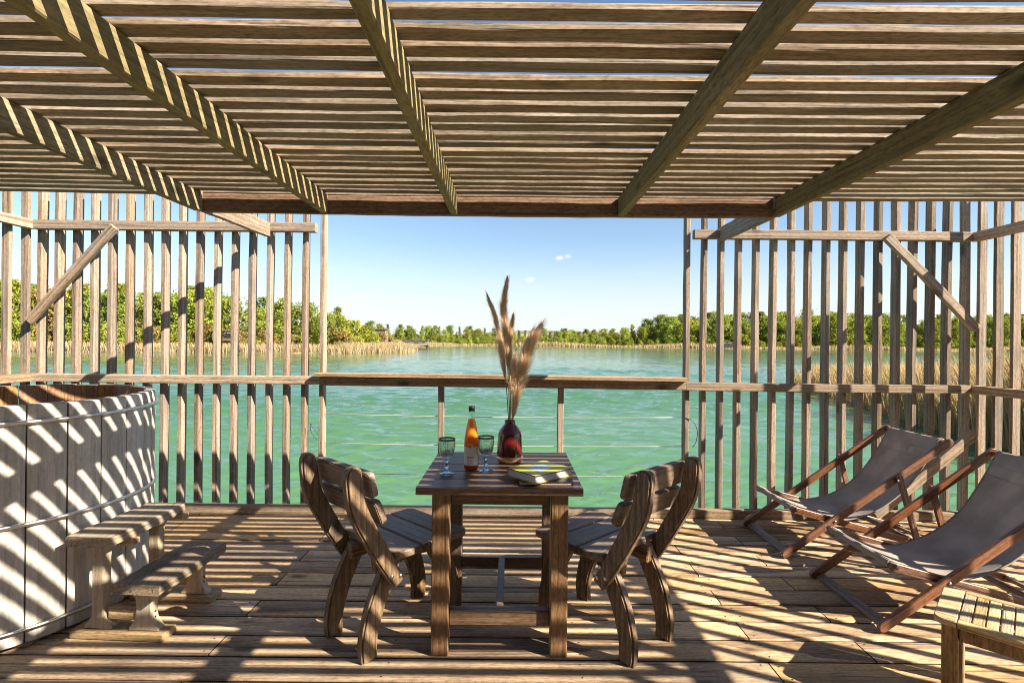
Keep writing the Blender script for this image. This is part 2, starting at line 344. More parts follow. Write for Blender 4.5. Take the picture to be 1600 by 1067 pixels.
# far hills beyond the trees
m, N, L, P = new_mat('hill_fields'); tcx = N.new('ShaderNodeTexCoord'); nn = N.new('ShaderNodeTexNoise'); nn.inputs['Scale'].default_value = .03; nn.inputs['Detail'].default_value = 5
L.new(tcx.outputs['Object'], nn.inputs['Vector']); L.new(ramp(N, L, nn.outputs[0], [(.42, (.07, .09, .045)), (.52, (.16, .15, .09)), (.6, (.36, .25, .17))]), P.inputs['Base Color']); P.inputs['Roughness'].default_value = 1
hx = np.linspace(-500, 900, 90); hy = np.linspace(700, 1150, 16); HV = []
for j, y in enumerate(hy):
    t = j / 15
    for x in hx:
        h = 17 * math.exp(-((x - 60) / 190) ** 2) + 11 * math.exp(-((x - 330) / 150) ** 2) + 8 + 4 * noise.noise(Vector((x * .012, y * .01, 0)))
        HV.append((x, y, ZW + 1 + h * math.sin(t * math.pi / 2)))
idx = np.arange(16 * 90).reshape(16, 90); F = np.stack([idx[:-1, :-1], idx[:-1, 1:], idx[1:, 1:], idx[1:, :-1]], -1).reshape(-1, 4)
setp(ob('hills', mesh_np('hills', np.array(HV), F, m, True)), kind='structure')
# ------------------------------------------------------------------ trees
def leaf_mat(name, dark, light, trans=.35):
    m, N, L, P = new_mat(name); N.remove(P); out = N['Material Output']
    tc = N.new('ShaderNodeTexCoord'); oi = N.new('ShaderNodeObjectInfo')
    n = N.new('ShaderNodeTexNoise'); n.inputs['Scale'].default_value = 7; n.inputs['Detail'].default_value = 3; L.new(tc.outputs['Object'], n.inputs['Vector'])
    c = ramp(N, L, n.outputs[0], [(.3, dark), (.7, light)])
    hs = N.new('ShaderNodeHueSaturation'); L.new(c, hs.inputs['Color'])
    L.new(math_n(N, L, 'MULTIPLY_ADD', oi.outputs['Random'], .035, .482), hs.inputs['Hue'])
    r2 = math_n(N, L, 'FRACT', math_n(N, L, 'MULTIPLY', oi.outputs['Random'], 9.31)); L.new(math_n(N, L, 'MULTIPLY_ADD', r2, .5, .75), hs.inputs['Value'])
    df = N.new('ShaderNodeBsdfDiffuse'); tr = N.new('ShaderNodeBsdfTranslucent'); mx = N.new('ShaderNodeMixShader'); mx.inputs[0].default_value = trans
    L.new(hs.outputs[0], df.inputs[0]); L.new(hs.outputs[0], tr.inputs[0]); L.new(df.outputs[0], mx.inputs[1]); L.new(tr.outputs[0], mx.inputs[2]); L.new(mx.outputs[0], out.inputs['Surface'])
    return m
LF_MID = leaf_mat('leaf_mid_green', (.19, .24, .045), (.37, .42, .085))
LF_LIME = leaf_mat('leaf_yellow_green', (.21, .25, .038), (.40, .42, .078))
LF_DARK = leaf_mat('leaf_dark_green', (.11, .155, .038), (.23, .29, .065))
LF_RUST = leaf_mat('leaf_rusty', (.20, .17, .05), (.40, .29, .10))
M_BARK = plain('bark', (.16, .13, .10), .9)
M_BARKP = plain('pale_bark', (.42, .38, .32), .9)
def crown_mesh(name, mat, h0, wid, shape, nl, size, seed, lumps=26):
    """leaf-sized quads on the shells of many lumps; unit height"""
    r = np.random.default_rng(seed); P_ = []; per = nl // lumps
    for k in range(lumps):
        t = (k + r.random()) / lumps; z = h0 + (1 - h0) * t
        env = wid * {'round': math.sqrt(max(.03, 1 - (2 * t - .85) ** 2 / 1.35)), 'tall': (.35 + .65 * math.sin(math.pi * min(1, t * .8 + .2))) * (1 - .55 * t), 'bush': math.sqrt(max(.05, 1 - t * t * .95)), 'cone': (1.02 - t) ** .7}[shape]
        a = r.random() * 6.283; q = env * math.sqrt(r.random()) * .85; c = np.array([q * math.cos(a), q * math.sin(a), z])
        lr = (.075 + .105 * r.random() ** 1.5) * (.6 + .8 * wid) * (1.1 - .45 * t)
        if shape in ('tall', 'cone'): lr *= .8
        d = r.normal(size=(per, 3)); d /= np.linalg.norm(d, axis=1)[:, None]; d *= (1 + .35 * np.abs(r.normal(size=(per, 1))) ** 2)
        rad = lr * (.35 + .8 * r.random(per) ** .7)[:, None]; p = c + d * rad * np.array([1, 1, .85]); P_.append(p)
    Pn = np.concatenate(P_); Pn[:, 2] = np.clip(Pn[:, 2], .01, 1.02); n = len(Pn)
    u = r.normal(size=(n, 3)); u /= np.linalg.norm(u, axis=1)[:, None]; v = np.cross(u, r.normal(size=(n, 3))); v /= np.linalg.norm(v, axis=1)[:, None]
    s = (size * (.6 + .8 * r.random(n)))[:, None]
    V = np.stack([Pn - u * s, Pn + v * s * .6, Pn + u * s, Pn - v * s * .6], 1).reshape(-1, 3)
    return mesh_np(name, V, np.arange(4 * n).reshape(n, 4), mat)
def trunk_mesh(name, mat, seed, top=.75, r0=.022, limbs=7):
    rn = random.Random(seed); bm = bmesh.new(); pts = [Vector((0, 0, -.03))]
    for k in range(1, 7): pts.append(Vector((rn.uniform(-.02, .02) * k ** .5, rn.uniform(-.02, .02) * k ** .5, top * k / 6)))
    tube_bm(bm, pts, [r0 * (1 - .13 * k) for k in range(7)], 6)
    for k in range(limbs):
        j = rn.randint(2, 5); a = rn.random() * 6.28; b = pts[j]; l = rn.uniform(.12, .24)
        tube_bm(bm, [b, b + Vector((math.cos(a) * l * .6, math.sin(a) * l * .6, l * .5)), b + Vector((math.cos(a) * l, math.sin(a) * l, l * 1.1))], [r0 * .45, r0 * .3, r0 * .12], 4)
    return mesh_bm(name, bm, mat, True)
TR = [trunk_mesh('trunk', M_BARK, 1), trunk_mesh('trunk', M_BARKP, 2, .85, .016), trunk_mesh('trunk', M_BARK, 3, .5, .014, 9)]
CR = {'round': [crown_mesh('crown', LF_MID, .16, .36, 'round', 4600, .021, s, 34) for s in (1, 2, 3)],
      'lime': [crown_mesh('crown', LF_LIME, .12, .36, 'round', 4400, .022, s, 34) for s in (4, 5)],
      'tall': [crown_mesh('crown', LF_MID, .14, .23, 'tall', 3600, .018, s) for s in (6, 7)],
      'bush': [crown_mesh('crown', LF_LIME, .02, .62, 'bush', 3600, .032, s, 30) for s in (8, 9)],
      'dark': [crown_mesh('crown', LF_DARK, .08, .34, 'round', 4200, .022, s, 32) for s in (10, 11)],
      'cone': [crown_mesh('crown', LF_DARK, .04, .13, 'cone', 1600, .018, s) for s in (12, 13)],
      'rust': [crown_mesh('crown', LF_RUST, .10, .40, 'round', 4600, .021, s, 34) for s in (14, 15)],
      'drybush': [crown_mesh('crown', LF_RUST, .02, .6, 'bush', 1600, .04, s, 18) for s in (16,)]}
def tree(kind, x, y, h, label, group, name='tree', zb=None, wf=1.0):
    t = root(name, label + ', ' + seen(x, y), 'bush' if 'bush' in kind else 'tree', (x, y, ZW + .3 if zb is None else zb), random.random() * 6.28, group)
    t.scale = (h * wf, h * wf, h)
    ob('crown', random.choice(CR[kind]), t)
    ob('trunk', TR[1 if kind in ('tall', 'lime') else 2 if 'bush' in kind else 0], t)
    return t
LABEL_L = {'round': 'mid green leafy tree of the left wood', 'lime': 'yellow green leafy tree of the left wood', 'rust': 'rusty brown crowned tree of the left wood',
           'tall': 'slender green tree of the left wood', 'dark': 'dark green tree of the left wood', 'bush': 'lime green bush under the left wood', 'drybush': 'dry brown bush under the left wood'}
LABEL_F = {'round': 'mid green round tree on the far shore', 'lime': 'light green tree on the far shore', 'tall': 'slender pale trunked tree on the far shore', 'dark': 'dark dense tree on the far shore',
           'bush': 'low lime green bush behind the far shore reeds', 'cone': 'narrow dark cypress on the far shore'}
HL = [(-120, 10.0), (-80, 10.3), (-62, 10.6), (-48, 9.3), (-40, 8.4), (-34, 7.4), (-30, 6.6), (-25, 4.8)]
rt = random.Random(5)
def seen(x, y):
    p = 800 + 800 * x / y
    for lim, w_ in ((150, 'between the slats above the tub'), (330, 'between the slats right of the tub'), (500, 'between the slats nearest the opening'), (600, 'left of the tall cabin'), (690, 'just right of the tall cabin'),
                    (790, 'left of the pampas'), (880, 'behind the pampas'), (1000, 'above the railing right of the pampas'), (1075, 'beside the right screen'), (1240, 'through the slats above the deck chairs'), (1420, 'beyond the reed bed'), (9999, 'by the corner of the screens')):
        if p < lim: return w_
def edge_l(x): return interp(LEFT, x)
x = -112
while x < -29.5:
    h = interp(HL, x) * rt.uniform(.82, 1.08); k = rt.choice(['round', 'lime', 'round', 'lime', 'tall', 'rust' if x < -62 else 'lime'])
    tree(k, x, edge_l(x) + rt.uniform(9, 14), h, LABEL_L[k], 'trees of the left wood'); x += rt.uniform(2.8, 4.6)
x = -118
while x < -36:
    h = interp(HL, x) * rt.uniform(.95, 1.15); k = rt.choice(['round', 'dark', 'rust' if x < -56 else 'lime', 'round', 'tall'])
    tree(k, x, edge_l(x) + rt.uniform(17, 26), h, LABEL_L[k], 'trees of the left wood'); x += rt.uniform(3.4, 5.6)
x = -108
while x < -24:
    k = rt.choice(['bush', 'bush', 'drybush', 'bush']); tree(k, x, edge_l(x) + rt.uniform(3.5, 7), rt.uniform(2.4, 4.6) * (1 if x < -30.5 else .8), LABEL_L[k], 'bushes under the left wood', 'bush'); x += rt.uniform(2.2, 4)
for bx_, by_, bh_, bk_ in ((-31.5, 93, 6.2, 'lime'), (-29.6, 95, 5.4, 'bush'), (-28.0, 97, 4.6, 'bush'), (-26.3, 101, 3.3, 'drybush'), (-33.5, 91, 6.6, 'round'), (-24.6, 106, 2.6, 'drybush'), (-30.2, 91.5, 3.4, 'drybush')):
    tree(bk_, bx_, by_, bh_, LABEL_L[bk_].replace('wood', 'point'), 'growth on the left point', 'bush' if 'bush' in bk_ else 'tree')
HF = [(-75, 9.5), (-45, 9.0), (-20, 8.2), (5, 7.4), (45, 8.0), (60, 9.5), (78, 14.5), (100, 15.5), (140, 16.5), (190, 14.5), (260, 15), (330, 14)]
def edge_f(x): return interp(FAR, x)
x = -80
while x < 300:
    h = interp(HF, x) * rt.uniform(.75, 1.05); k = rt.choice(['round', 'lime', 'lime', 'tall', 'round']) if x > 20 or x < -30 else rt.choice(['lime', 'round', 'cone', 'lime'])
    tree(k, x, edge_f(x) + rt.uniform(9, 16), h, LABEL_F[k], 'trees of the far shore'); x += rt.uniform(3.6, 6.0)
x = -82
while x < 305:
    h = interp(HF, x) * rt.uniform(.95, 1.18); k = rt.choice(['round', 'dark', 'dark', 'tall']) if x > 25 else rt.choice(['dark', 'cone', 'cone', 'round'])
    tree(k, x, edge_f(x) + rt.uniform(19, 34), h, LABEL_F[k], 'trees of the far shore'); x += rt.uniform(3.2, 5.4)
x = -70
while x < 290:
    tree('bush', x, edge_f(x) + rt.uniform(5, 9), rt.uniform(2.6, 4.8), LABEL_F['bush'], 'bushes along the far shore', 'bush'); x += rt.uniform(3.4, 5.6)
# a third, closer packed row so that the far shore reads as one continuous wood
x = -78
while x < 300:
    k = rt.choice(['bush', 'lime', 'round', 'dark']); tree(k if k != 'bush' else 'bush', x, edge_f(x) + rt.uniform(12, 22), interp(HF, x) * rt.uniform(.5, .72), LABEL_F[k], 'bushes along the far shore' if k == 'bush' else 'trees of the far shore', 'bush' if k == 'bush' else 'tree', None, 1.35); x += rt.uniform(3.4, 5.2)
# ------------------------------------------------------------------ reeds
def reed_mat(name, a, b, c):
    m, N, L, P = new_mat(name); N.remove(P); out = N['Material Output']
    g = N.new('ShaderNodeNewGeometry'); cc = ramp(N, L, g.outputs['Random Per Island'], [(0, a), (.55, b), (1, c)])
    df = N.new('ShaderNodeBsdfDiffuse'); tr = N.new('ShaderNodeBsdfTranslucent'); mx = N.new('ShaderNodeMixShader'); mx.inputs[0].default_value = .42
    L.new(cc, df.inputs[0]); L.new(cc, tr.inputs[0]); L.new(df.outputs[0], mx.inputs[1]); L.new(tr.outputs[0], mx.inputs[2]); L.new(mx.outputs[0], out.inputs['Surface']); return m
M_REED = reed_mat('dry_reeds', (.33, .25, .13), (.50, .40, .24), (.60, .50, .34))
M_REEDN = reed_mat('near_reeds', (.30, .25, .09), (.50, .36, .19), (.58, .44, .27))
def reeds(name, X, Y, Z0, Hh, width, mat, lean=.15):
    n = len(X); r = rng; a = r.random(n) * 6.283; u = np.stack([np.cos(a), np.sin(a), 0 * a], 1)
    base = np.stack([X, Y, Z0], 1); ln = r.normal(0, lean, (n, 2)) * Hh[:, None] + np.array([-.12, .04]) * Hh[:, None]
    mid = base + np.stack([ln[:, 0] * .35, ln[:, 1] * .35, Hh * .6], 1); top = base + np.stack([ln[:, 0], ln[:, 1], Hh], 1)
    wv = (width * (.6 + .8 * r.random(n)))[:, None]
    V = np.stack([base - u * wv, base + u * wv, mid + u * wv * .9, mid - u * wv * .9, top + u * wv * .35, top - u * wv * .35], 1).reshape(-1, 3)
    k = np.arange(n)[:, None] * 6; F = np.concatenate([k + np.array([0, 1, 2, 3]), k + np.array([3, 2, 4, 5])], 0)
    return setp(ob(name, mesh_np(name, V, F, mat)), kind='stuff')
n = 14000; X = rng.uniform(-112, -22.6, n); E = np.interp(X, [p[0] for p in LEFT], [p[1] for p in LEFT]); Y = E + rng.random(n) ** 1.5 * 6.5 + .2
reeds('dry_reeds', X, Y, np.full(n, ZW), rng.uniform(.7, 1.7, n), .04, M_REED)
n = 6000; X = rng.uniform(-29, -20.2, n); Y = 98 + (X + 24) * 1.6 + rng.normal(0, 3.2, n)
reeds('reed_tuft', X, Y, np.full(n, ZW), rng.uniform(.8, 2.0, n) * np.clip((X + 18.8) * -.42, .35, 1.0), .035, M_REED, .3)
n = 11000; X = rng.uniform(-72, 300, n); E = np.interp(X, [p[0] for p in FAR], [p[1] for p in FAR]); Y = E + rng.random(n) * 7 - .4
reeds('shore_reeds', X, Y, np.full(n, ZW), rng.uniform(1.3, 2.6, n) * (.75 + .3 * np.sin(X * .09)), .12, M_REED)
# reed bed close by on the right, standing in the water
n = 26000; tq = rng.random(n); ex = np.interp(tq, [0, .35, .7, 1], [10.9, 12.2, 14.6, 15.8]); ey = np.interp(tq, [0, .35, .7, 1], [9.6, 15.6, 23.5, 29])
dd = rng.random(n) ** 1.4; X = ex + dd * np.interp(tq, [0, 1], [7, 26]); Y = ey + dd * np.interp(tq, [0, 1], [6.5, 8]) + rng.normal(0, .3, n)
Hh = rng.uniform(1.0, 1.45, n) * np.interp(tq, [0, .5, 1], [1.6, 1.12, .86]) * (.9 + .25 * np.sin(X * 1.3 + Y))
reeds('reed_bed', X, Y, np.full(n, ZW - .1), Hh, .011, M_REEDN, .13)
n = 1500; tq = rng.random(n) * .5; X = np.interp(tq, [0, .5], [11.6, 14.4]) + rng.random(n) * 4; Y = np.interp(tq, [0, .5], [10.5, 18]) + rng.random(n) * 3
reeds('green_reed_shoots', X, Y, np.full(n, ZW - .1), rng.uniform(.5, 1.5, n), .022, leaf_mat('fresh_shoot', (.14, .19, .03), (.24, .30, .05)), .3)
# ------------------------------------------------------------------ shore buildings
M_HUT = wood('hut_boards', (.10, .075, .055), (.22, .17, .13), axis='Z', rings=2, knots=False, fine=.15)
M_HUTD = plain('hut_dark', (.02, .02, .022), .7); M_HUTR = plain('hut_roof', (.13, .12, .11), .8); M_HUTP = plain('hut_paint', (.55, .52, .46), .8)
def hut(label, x, y, z, wx, wy, hz, wins, mat, roof='flat', name='cabin', slats=0):
    t = root(name, label, 'cabin', (x, y, z)); th = .12
    for (cx_, cy_, sx, sy) in ((0, -wy / 2, wx, th), (0, wy / 2, wx, th), (-wx / 2 + th / 2, 0, th, wy - th - .01), (wx / 2 - th / 2, 0, th, wy - th - .01)):
        ob('wall', box(sx, sy, hz, mat, .01), t, (cx_, cy_, hz / 2))
    ob('roof', box(wx + .5, wy + .5, .16, M_HUTR, .02), t, (0, 0, hz + .082))
    for (wx_, wz, ww, wh) in wins:
        f = ob('window', box(ww, .06, wh, M_HUTD, .01), t, (wx_, -wy / 2 - .07, wz)); ob('frame', box(ww + .16, .03, .09, M_HUTP, .005), f, (0, -.015, wh / 2 + .05))
    for k in range(slats):
        ob('post', box(.16, .16, 1.3, M_HUT, .01), t, (-wx / 2 + .2 + k * (wx - .4) / max(1, slats - 1), -wy / 2 - .3, -.6))
    return t
hut('tall grey timber cabin among the bushes of the left point', -28.2, 110, ZW + 1.2, 2.5, 2.4, 3.3, [(-.7, 1.0, .9, 1.0)], M_HUT)
hut('low dark timber hut with a row of openings on the left wood shore', -48.6, 87, ZW + 1.9, 3.4, 2.2, 1.6, [(-1.0, .9, .8, .8), (.9, .9, 1.1, .8)], M_HUT)
hut('long low floating cabin moored where the far shore begins', -31.0, 165, ZW + .35, 8.0, 3, 2.0, [(-2.4, 1.1, 1.6, .9), (.4, 1.1, 1.6, .9), (2.9, 1.1, 1.0, 1.0)], M_HUT, slats=5)
hut('small dark cabin under the trees of the right far shore', 95, 226, ZW + .6, 7, 3, 2.5, [(-1.8, 1.4, 1.3, 1.3), (.5, 1.4, 1.3, 1.3)], M_HUTD, slats=4)
# ------------------------------------------------------------------ deck
deck = root('deck', kind='structure'); XL, XR, YB = -3.74, 3.64, 3.86
PITCH, PW = .1555, .1445
dmesh = {}
def plank(xa, xb, yc, row):
    Lx = round(xb - xa - .006, 3); key = (Lx, row % 5)
    if key not in dmesh:
        bm = board_bm(Lx, PW, .028, 8, .0022, seed=int(Lx * 1000) % 997 + row % 5, cham=.005, wear=.0007)
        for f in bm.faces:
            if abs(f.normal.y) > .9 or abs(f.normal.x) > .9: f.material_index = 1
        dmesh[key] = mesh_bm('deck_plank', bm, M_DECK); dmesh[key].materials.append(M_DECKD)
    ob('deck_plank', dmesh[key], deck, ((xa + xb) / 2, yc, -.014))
row = 0; y = 2.150 + PITCH / 2 - PITCH * 20
scr = bmesh.new()
while y < YB + .1:
    kk = round((y - PITCH / 2 - 2.150) / PITCH)
    cuts = [XL, -1.265, 1.55, XR] if kk % 2 == 0 else [XL, -2.35, 1.085, XR]
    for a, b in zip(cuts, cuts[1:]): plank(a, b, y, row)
    if kk >= -1:
        for jx in (-3.1, -2.35, -1.30, -1.23, -.5, .3, 1.05, 1.12, 1.515, 1.585, 2.4, 3.1):
            if (jx in (-1.30, -1.23, 1.515, 1.585)) and kk % 2: continue
            for s in (-.045, .045):
                c = Vector((jx + random.uniform(-.01, .01), y + s + random.uniform(-.006, .006), .0016)); vv = [scr.verts.new(c + Vector((.0042 * math.cos(q), .0042 * math.sin(q), 0))) for q in np.linspace(0, 6.283, 7)[:-1]]; scr.faces.new(vv)
    row += 1; y += PITCH
setp(ob('deck_screw', mesh_bm('deck_screw', scr, M_SCREW), deck), kind='stuff')
for jx in np.arange(-3.5, 3.7, .52): ob('joist', box(.06, 5.0, .15, M_FASC, .004), deck, (jx, 1.36, -.106))
k_len = XR - XL
def kerb_piece(xa, xb): ob('kerb', mesh_bm('kerb', board_bm(xb - xa, .055, .068, 10, .003, int(xa * 10) % 97, cham=.005), M_RAIL), deck, ((xa + xb) / 2, 3.905, .034))
kerb_piece(XL, -1.262); kerb_piece(-1.258, 1.318); kerb_piece(1.322, XR)
ob('deck_edge_board', box(k_len, .03, .20, M_FASC, .004), deck, ((XL + XR) / 2, 3.952, -.14))
# ------------------------------------------------------------------ slatted screens
SLT = [mesh_bm('slat', board_bm(2.58, .034, .066, 14, .006, 40 + k, cham=.003, wear=.0012), M_SLAT) for k in range(7)]
SLS = [mesh_bm('slat', board_bm(2.58, .027, .058, 12, .006, 60 + k, cham=.003, wear=.0012), M_SLAT) for k in range(6)]
YS = 3.988                                                     # centre of the back screens' slats
def hboard(name, parent, a, b, hgt, th, mat=M_RAIL, seed=1, facing=None):
    """board from a to b; hgt is its upright size, th its thickness"""
    a, b = Vector(a), Vector(b); d = b - a; Lx = d.length
    me = mesh_bm(name, board_bm(Lx, th, hgt, 12, .003, seed, cham=.004), mat)
    X = d.normalized(); Y = Vector((0, 0, 1)).cross(X)
    Y = Vector(facing).normalized() if facing else Y.normalized()
    Y = (Y - X * Y.dot(X)).normalized(); Z = X.cross(Y)
    o = ob(name, me, parent); M = Matrix((X, Y, Z)).transposed().to_4x4(); M.translation = (a + b) / 2; o.matrix_local = M
    return o
def place_slat(parent, x, y, ang, meshes):
    o = ob('slat', random.choice(meshes), parent)
    # local X -> world Z, local Y (narrow) -> along the wall, local Z (deep) -> through the wall
    al = Vector((math.cos(ang), math.sin(ang), 0)); Xv = Vector((0, 0, 1)); Yv = al; Zv = Xv.cross(Yv)
    M = Matrix((Xv, Yv, Zv)).transposed().to_4x4(); tilt = Matrix.Rotation(R(random.uniform(-.22, .22)), 4, 'Y'); M = M @ Matrix.Rotation(R(random.uniform(-2, 2)), 4, 'X')
    M.translation = (x + random.uniform(-.004, .004), y + random.uniform(-.003, .003), 1.19 + random.uniform(-.01, .01)); o.matrix_local = M
    return o
YR = YS - .033 - .0285                                          # rails sit in front of the slats
sl = root('slat_screen', 'slatted timber screen to the left of the lake opening, behind the tub', 'screen', (0, 0, 0), group='slatted screens round the deck')
for k in range(17): place_slat(sl, -1.475 - .1365 * k, YS, 0, SLT)
hboard('rail', sl, (-3.66, YR, 2.185), (-1.51, YR, 2.185), .070, .055, seed=3)
hboard('rail', sl, (-3.66, YR, 1.018), (-1.462, YR, 1.018), .062, .055, seed=4)
hboard('brace', sl, (-3.655, YR - .0495, 1.445), (-3.02, YR - .0495, 2.165), .062, .040, seed=5, facing=(0, 1, 0))
sr = root('slat_screen', 'slatted timber screen to the right of the lake opening, behind the deck chairs', 'screen', (0, 0, 0), group='slatted screens round the deck')
for k in range(17): place_slat(sr, 1.352 + .1355 * k, YS, 0, SLT)
hboard('rail', sr, (1.385, YR, 2.165), (3.50, YR, 2.165), .070, .055, seed=6)
hboard('rail', sr, (1.335, YR, 1.000), (3.50, YR, 1.000), .062, .055, seed=7)
hboard('brace', sr, (2.83, YR - .0495, 2.15), (3.51, YR - .0495, 1.46), .062, .040, seed=8, facing=(0, 1, 0))
hboard('brace', sr, (2.76, YR - .0495, .045), (3.51, YR - .0495, .67), .075, .040, seed=9, facing=(0, 1, 0))
s2 = root('slat_screen', 'slatted side screen at the far left edge, beyond the tub', 'screen', (0, 0, 0), group='slatted screens round the deck')
for k in range(18): place_slat(s2, -3.745, 3.93 - .135 * k, R(90), SLS)
hboard('rail', s2, (-3.686, 3.925, 2.185), (-3.686, 1.4, 2.185), .070, .055, seed=10)
hboard('rail', s2, (-3.686, 3.925, 1.018), (-3.686, 1.4, 1.018), .062, .055, seed=11)
s3 = root('slat_screen', 'slatted side screen at the far right edge, beside the deck chairs', 'screen', (0, 0, 0), group='slatted screens round the deck')
for k in range(42): place_slat(s3, 3.60, 3.93 - .135 * k, R(90), SLS)
hboard('rail', s3, (3.540, 3.925, 2.165), (3.540, -1.7, 2.165), .070, .055, seed=12)
hboard('rail', s3, (3.540, 3.925, 1.000), (3.540, -1.7, 1.000), .062, .055, seed=13)
# ------------------------------------------------------------------ railing across the opening
rl = root('railing', 'low timber railing with cap board and wires across the lake opening', 'railing')
hboard('top_rail', rl, (-1.460, YR, 1.012), (1.333, YR, 1.004), .064, .055, seed=20)
hboard('cap_board', rl, (-1.49, YS - .068, 1.062), (1.325, YS - .068, 1.053), .030, .125, seed=21)
hboard('post', rl, (-.548, YS + .004, -.05), (-.548, YS + .004, 1.04), .046, .042, M_SLAT, 22, (0, 1, 0))
hboard('post', rl, (.385, YS + .004, -.05), (.385, YS + .004, 1.04), .046, .042, M_SLAT, 23, (0, 1, 0))
M_WIRE = plain('wire', (.55, .52, .46), .5, .3)
for z in (.752, .527, .295):
    bm = bmesh.new(); tube_bm(bm, [(-1.45 + k * .2785, YS + .002, z - .012 * (1 - (k / 5 - 1) ** 2)) for k in range(11)], .0024, 6); ob('wire', mesh_bm('wire', bm, M_WIRE, True), rl)
bm = bmesh.new(); tube_bm(bm, spline([(1.345, YS - .04, .755, ), (1.40, YS - .045, .73), (1.432, YS - .05, .66), (1.425, YS - .05, .58), (1.40, YS - .045, .53)], 6), .0026, 6); ob('wire_end', mesh_bm('wire_end', bm, M_DARKM, True), rl)
bm = bmesh.new(); tube_bm(bm, spline([(-1.49, YS - .04, .60), (-1.525, YS - .045, .65), (-1.545, YS - .045, .68), (-1.54, YS - .045, .62), (-1.50, YS - .04, .56)], 6), .0022, 6); ob('wire_end', mesh_bm('wire_end', bm, M_DARKM, True), rl)
# ------------------------------------------------------------------ pergola roof
pg = root('pergola_roof', 'slatted timber pergola roof on rafters over the whole deck', 'pergola')
def sag(x): return -.025 * (1 - (x / 3.5) ** 2)
ZR0, RD = 2.061, .103                                        # underside and depth of the rafters
rs = [mesh_bm('roof_slat', board_bm(7.20, .0550, .0212, 40, .003, 80 + k, cham=.003, wear=.0014, sag=sag), M_ROOF) for k in range(9)]
rs2 = [mesh_bm('roof_slat', board_bm(7.20, .0460, .0205, 30, .003, 90 + k, cham=.003, wear=.0014, sag=sag), M_ROOF) for k in range(5)]  # unseen slats shaped narrower so more sun falls through onto the table
y = 2.900; k = 0
while y > -1.6:
    ob('roof_slat', rs[(k * 5 + k // 3) % 9] if y > 1.28 else rs2[k % 5], pg, (-.08 + random.uniform(-.012, .012), y + random.uniform(-.0018, .0018), ZR0 + RD + .0125 + random.uniform(-.0005, .0015)), (R(random.uniform(-1.2, 1.2)), 0, R(random.choice([0, 180])) + R(random.uniform(-.04, .04)))); y -= .0856; k += 1
for i, (xr, y1) in enumerate(((-1.767, 2.870), (-1.061, 2.870), (-.332, 2.870), (.606, 2.870), (1.476, 2.870))):
    z = ZR0 + RD / 2 + sag(xr)
    hboard('rafter', pg, (xr, -1.6, z), (xr, y1, z), RD, .041, M_RAFT, 100 + i)
hboard('rafter', pg, (-3.62, -1.6, ZR0 + RD / 2), (-3.62, 2.87, ZR0 + RD / 2), RD, .046, M_RAFT, 108)
hboard('rafter', pg, (3.47, -1.6, ZR0 + RD / 2), (3.47, 2.87, ZR0 + RD / 2), RD, .046, M_RAFT, 109)
hboard('tie_board', pg, (-1.760, 2.84, 2.098), (-1.868, 3.895, 2.160), .108, .036, M_RAIL, 131)
hboard('tie_board', pg, (1.470, 2.84, 2.098), (1.588, 3.895, 2.160), .108, .036, M_SLAT, 132)
ob('fascia', mesh_bm('fascia', board_bm(3.200, .036, .103, 24, .002, 120, sag=lambda x: sag(x)), M_FASC), pg, (-.1455, 2.890, ZR0 + RD / 2))
# ------------------------------------------------------------------ unseen cabin wall assumed behind the viewer, added to cut light from there
cb = root('cabin', 'unseen timber clad cabin wall with glazed door, added to cut light from behind', 'cabin', (0, -1.75, 0))
for k in range(18): ob('cladding_board', box(7.4, .022, .142, M_FASC, .003), cb, (-.05, 0, .075 + k * .145))
ob('door', box(1.6, .05, 2.05, plain('door_paint', (.12, .10, .09), .5), .004), cb, (.3, .04, 1.03)); ob('pane', box(1.4, .02, 1.8, plain('pane_dark', (.02, .025, .03), .05), 0), cb, (.3, .066, 1.03))
# ------------------------------------------------------------------ hot tub
TC, TRAD, TH = Vector((-2.564, 2.583, 0)), .63, 1.036
tub = root('hot_tub', 'round wooden hot tub of pale staves bound by steel hoops', 'hot tub', TC)
NS = 28; wt = .045
def stave(k):
    bm = bmesh.new(); g = .0030 / TRAD; a0 = 2 * math.pi * k / NS + g; a1 = 2 * math.pi * (k + 1) / NS - g; nseg = 5; rn = random.Random(k); dr = rn.uniform(-.002, .002); zt = TH + rn.uniform(-.002, .002)
    grid = []
    for j in range(nseg + 1):
        a = a0 + (a1 - a0) * j / nseg; c, s = math.cos(a), math.sin(a); e = -.006 if j in (0, nseg) else 0
        ro = TRAD + dr + e; ri = TRAD - wt
        grid.append([bm.verts.new((ro * c, ro * s, .02)), bm.verts.new((ro * c, ro * s, zt - .006)), bm.verts.new(((ro - .006) * c, (ro - .006) * s, zt)), bm.verts.new((ri * c, ri * s, zt)), bm.verts.new((ri * c, ri * s, .02))])
    for j in range(nseg):
        for q in range(5):
            f = bm.faces.new((grid[j][q], grid[j + 1][q], grid[j + 1][(q + 1) % 5], grid[j][(q + 1) % 5])); f.material_index = 1 if q == 3 else 0
    bm.faces.new(grid[0]); bm.faces.new(grid[-1][::-1]); bmesh.ops.recalc_face_normals(bm, faces=bm.faces)
    me = mesh_bm('stave', bm, M_TUB); me.materials.append(M_TUBIN); return me
for k in range(NS): ob('stave', stave(k), tub)
for z in (.085, .533, .968):
    bm = bmesh.new(); nn_ = 96; tube_bm(bm, [((TRAD + .008) * math.cos(6.28319 * k / nn_), (TRAD + .008) * math.sin(6.28319 * k / nn_), z + .004 * math.sin(6.28319 * k / nn_ * 2)) for k in range(nn_ + 1)], .0095, 8, False)
    ob('hoop', mesh_bm('hoop', bm, M_STEEL, True), tub)
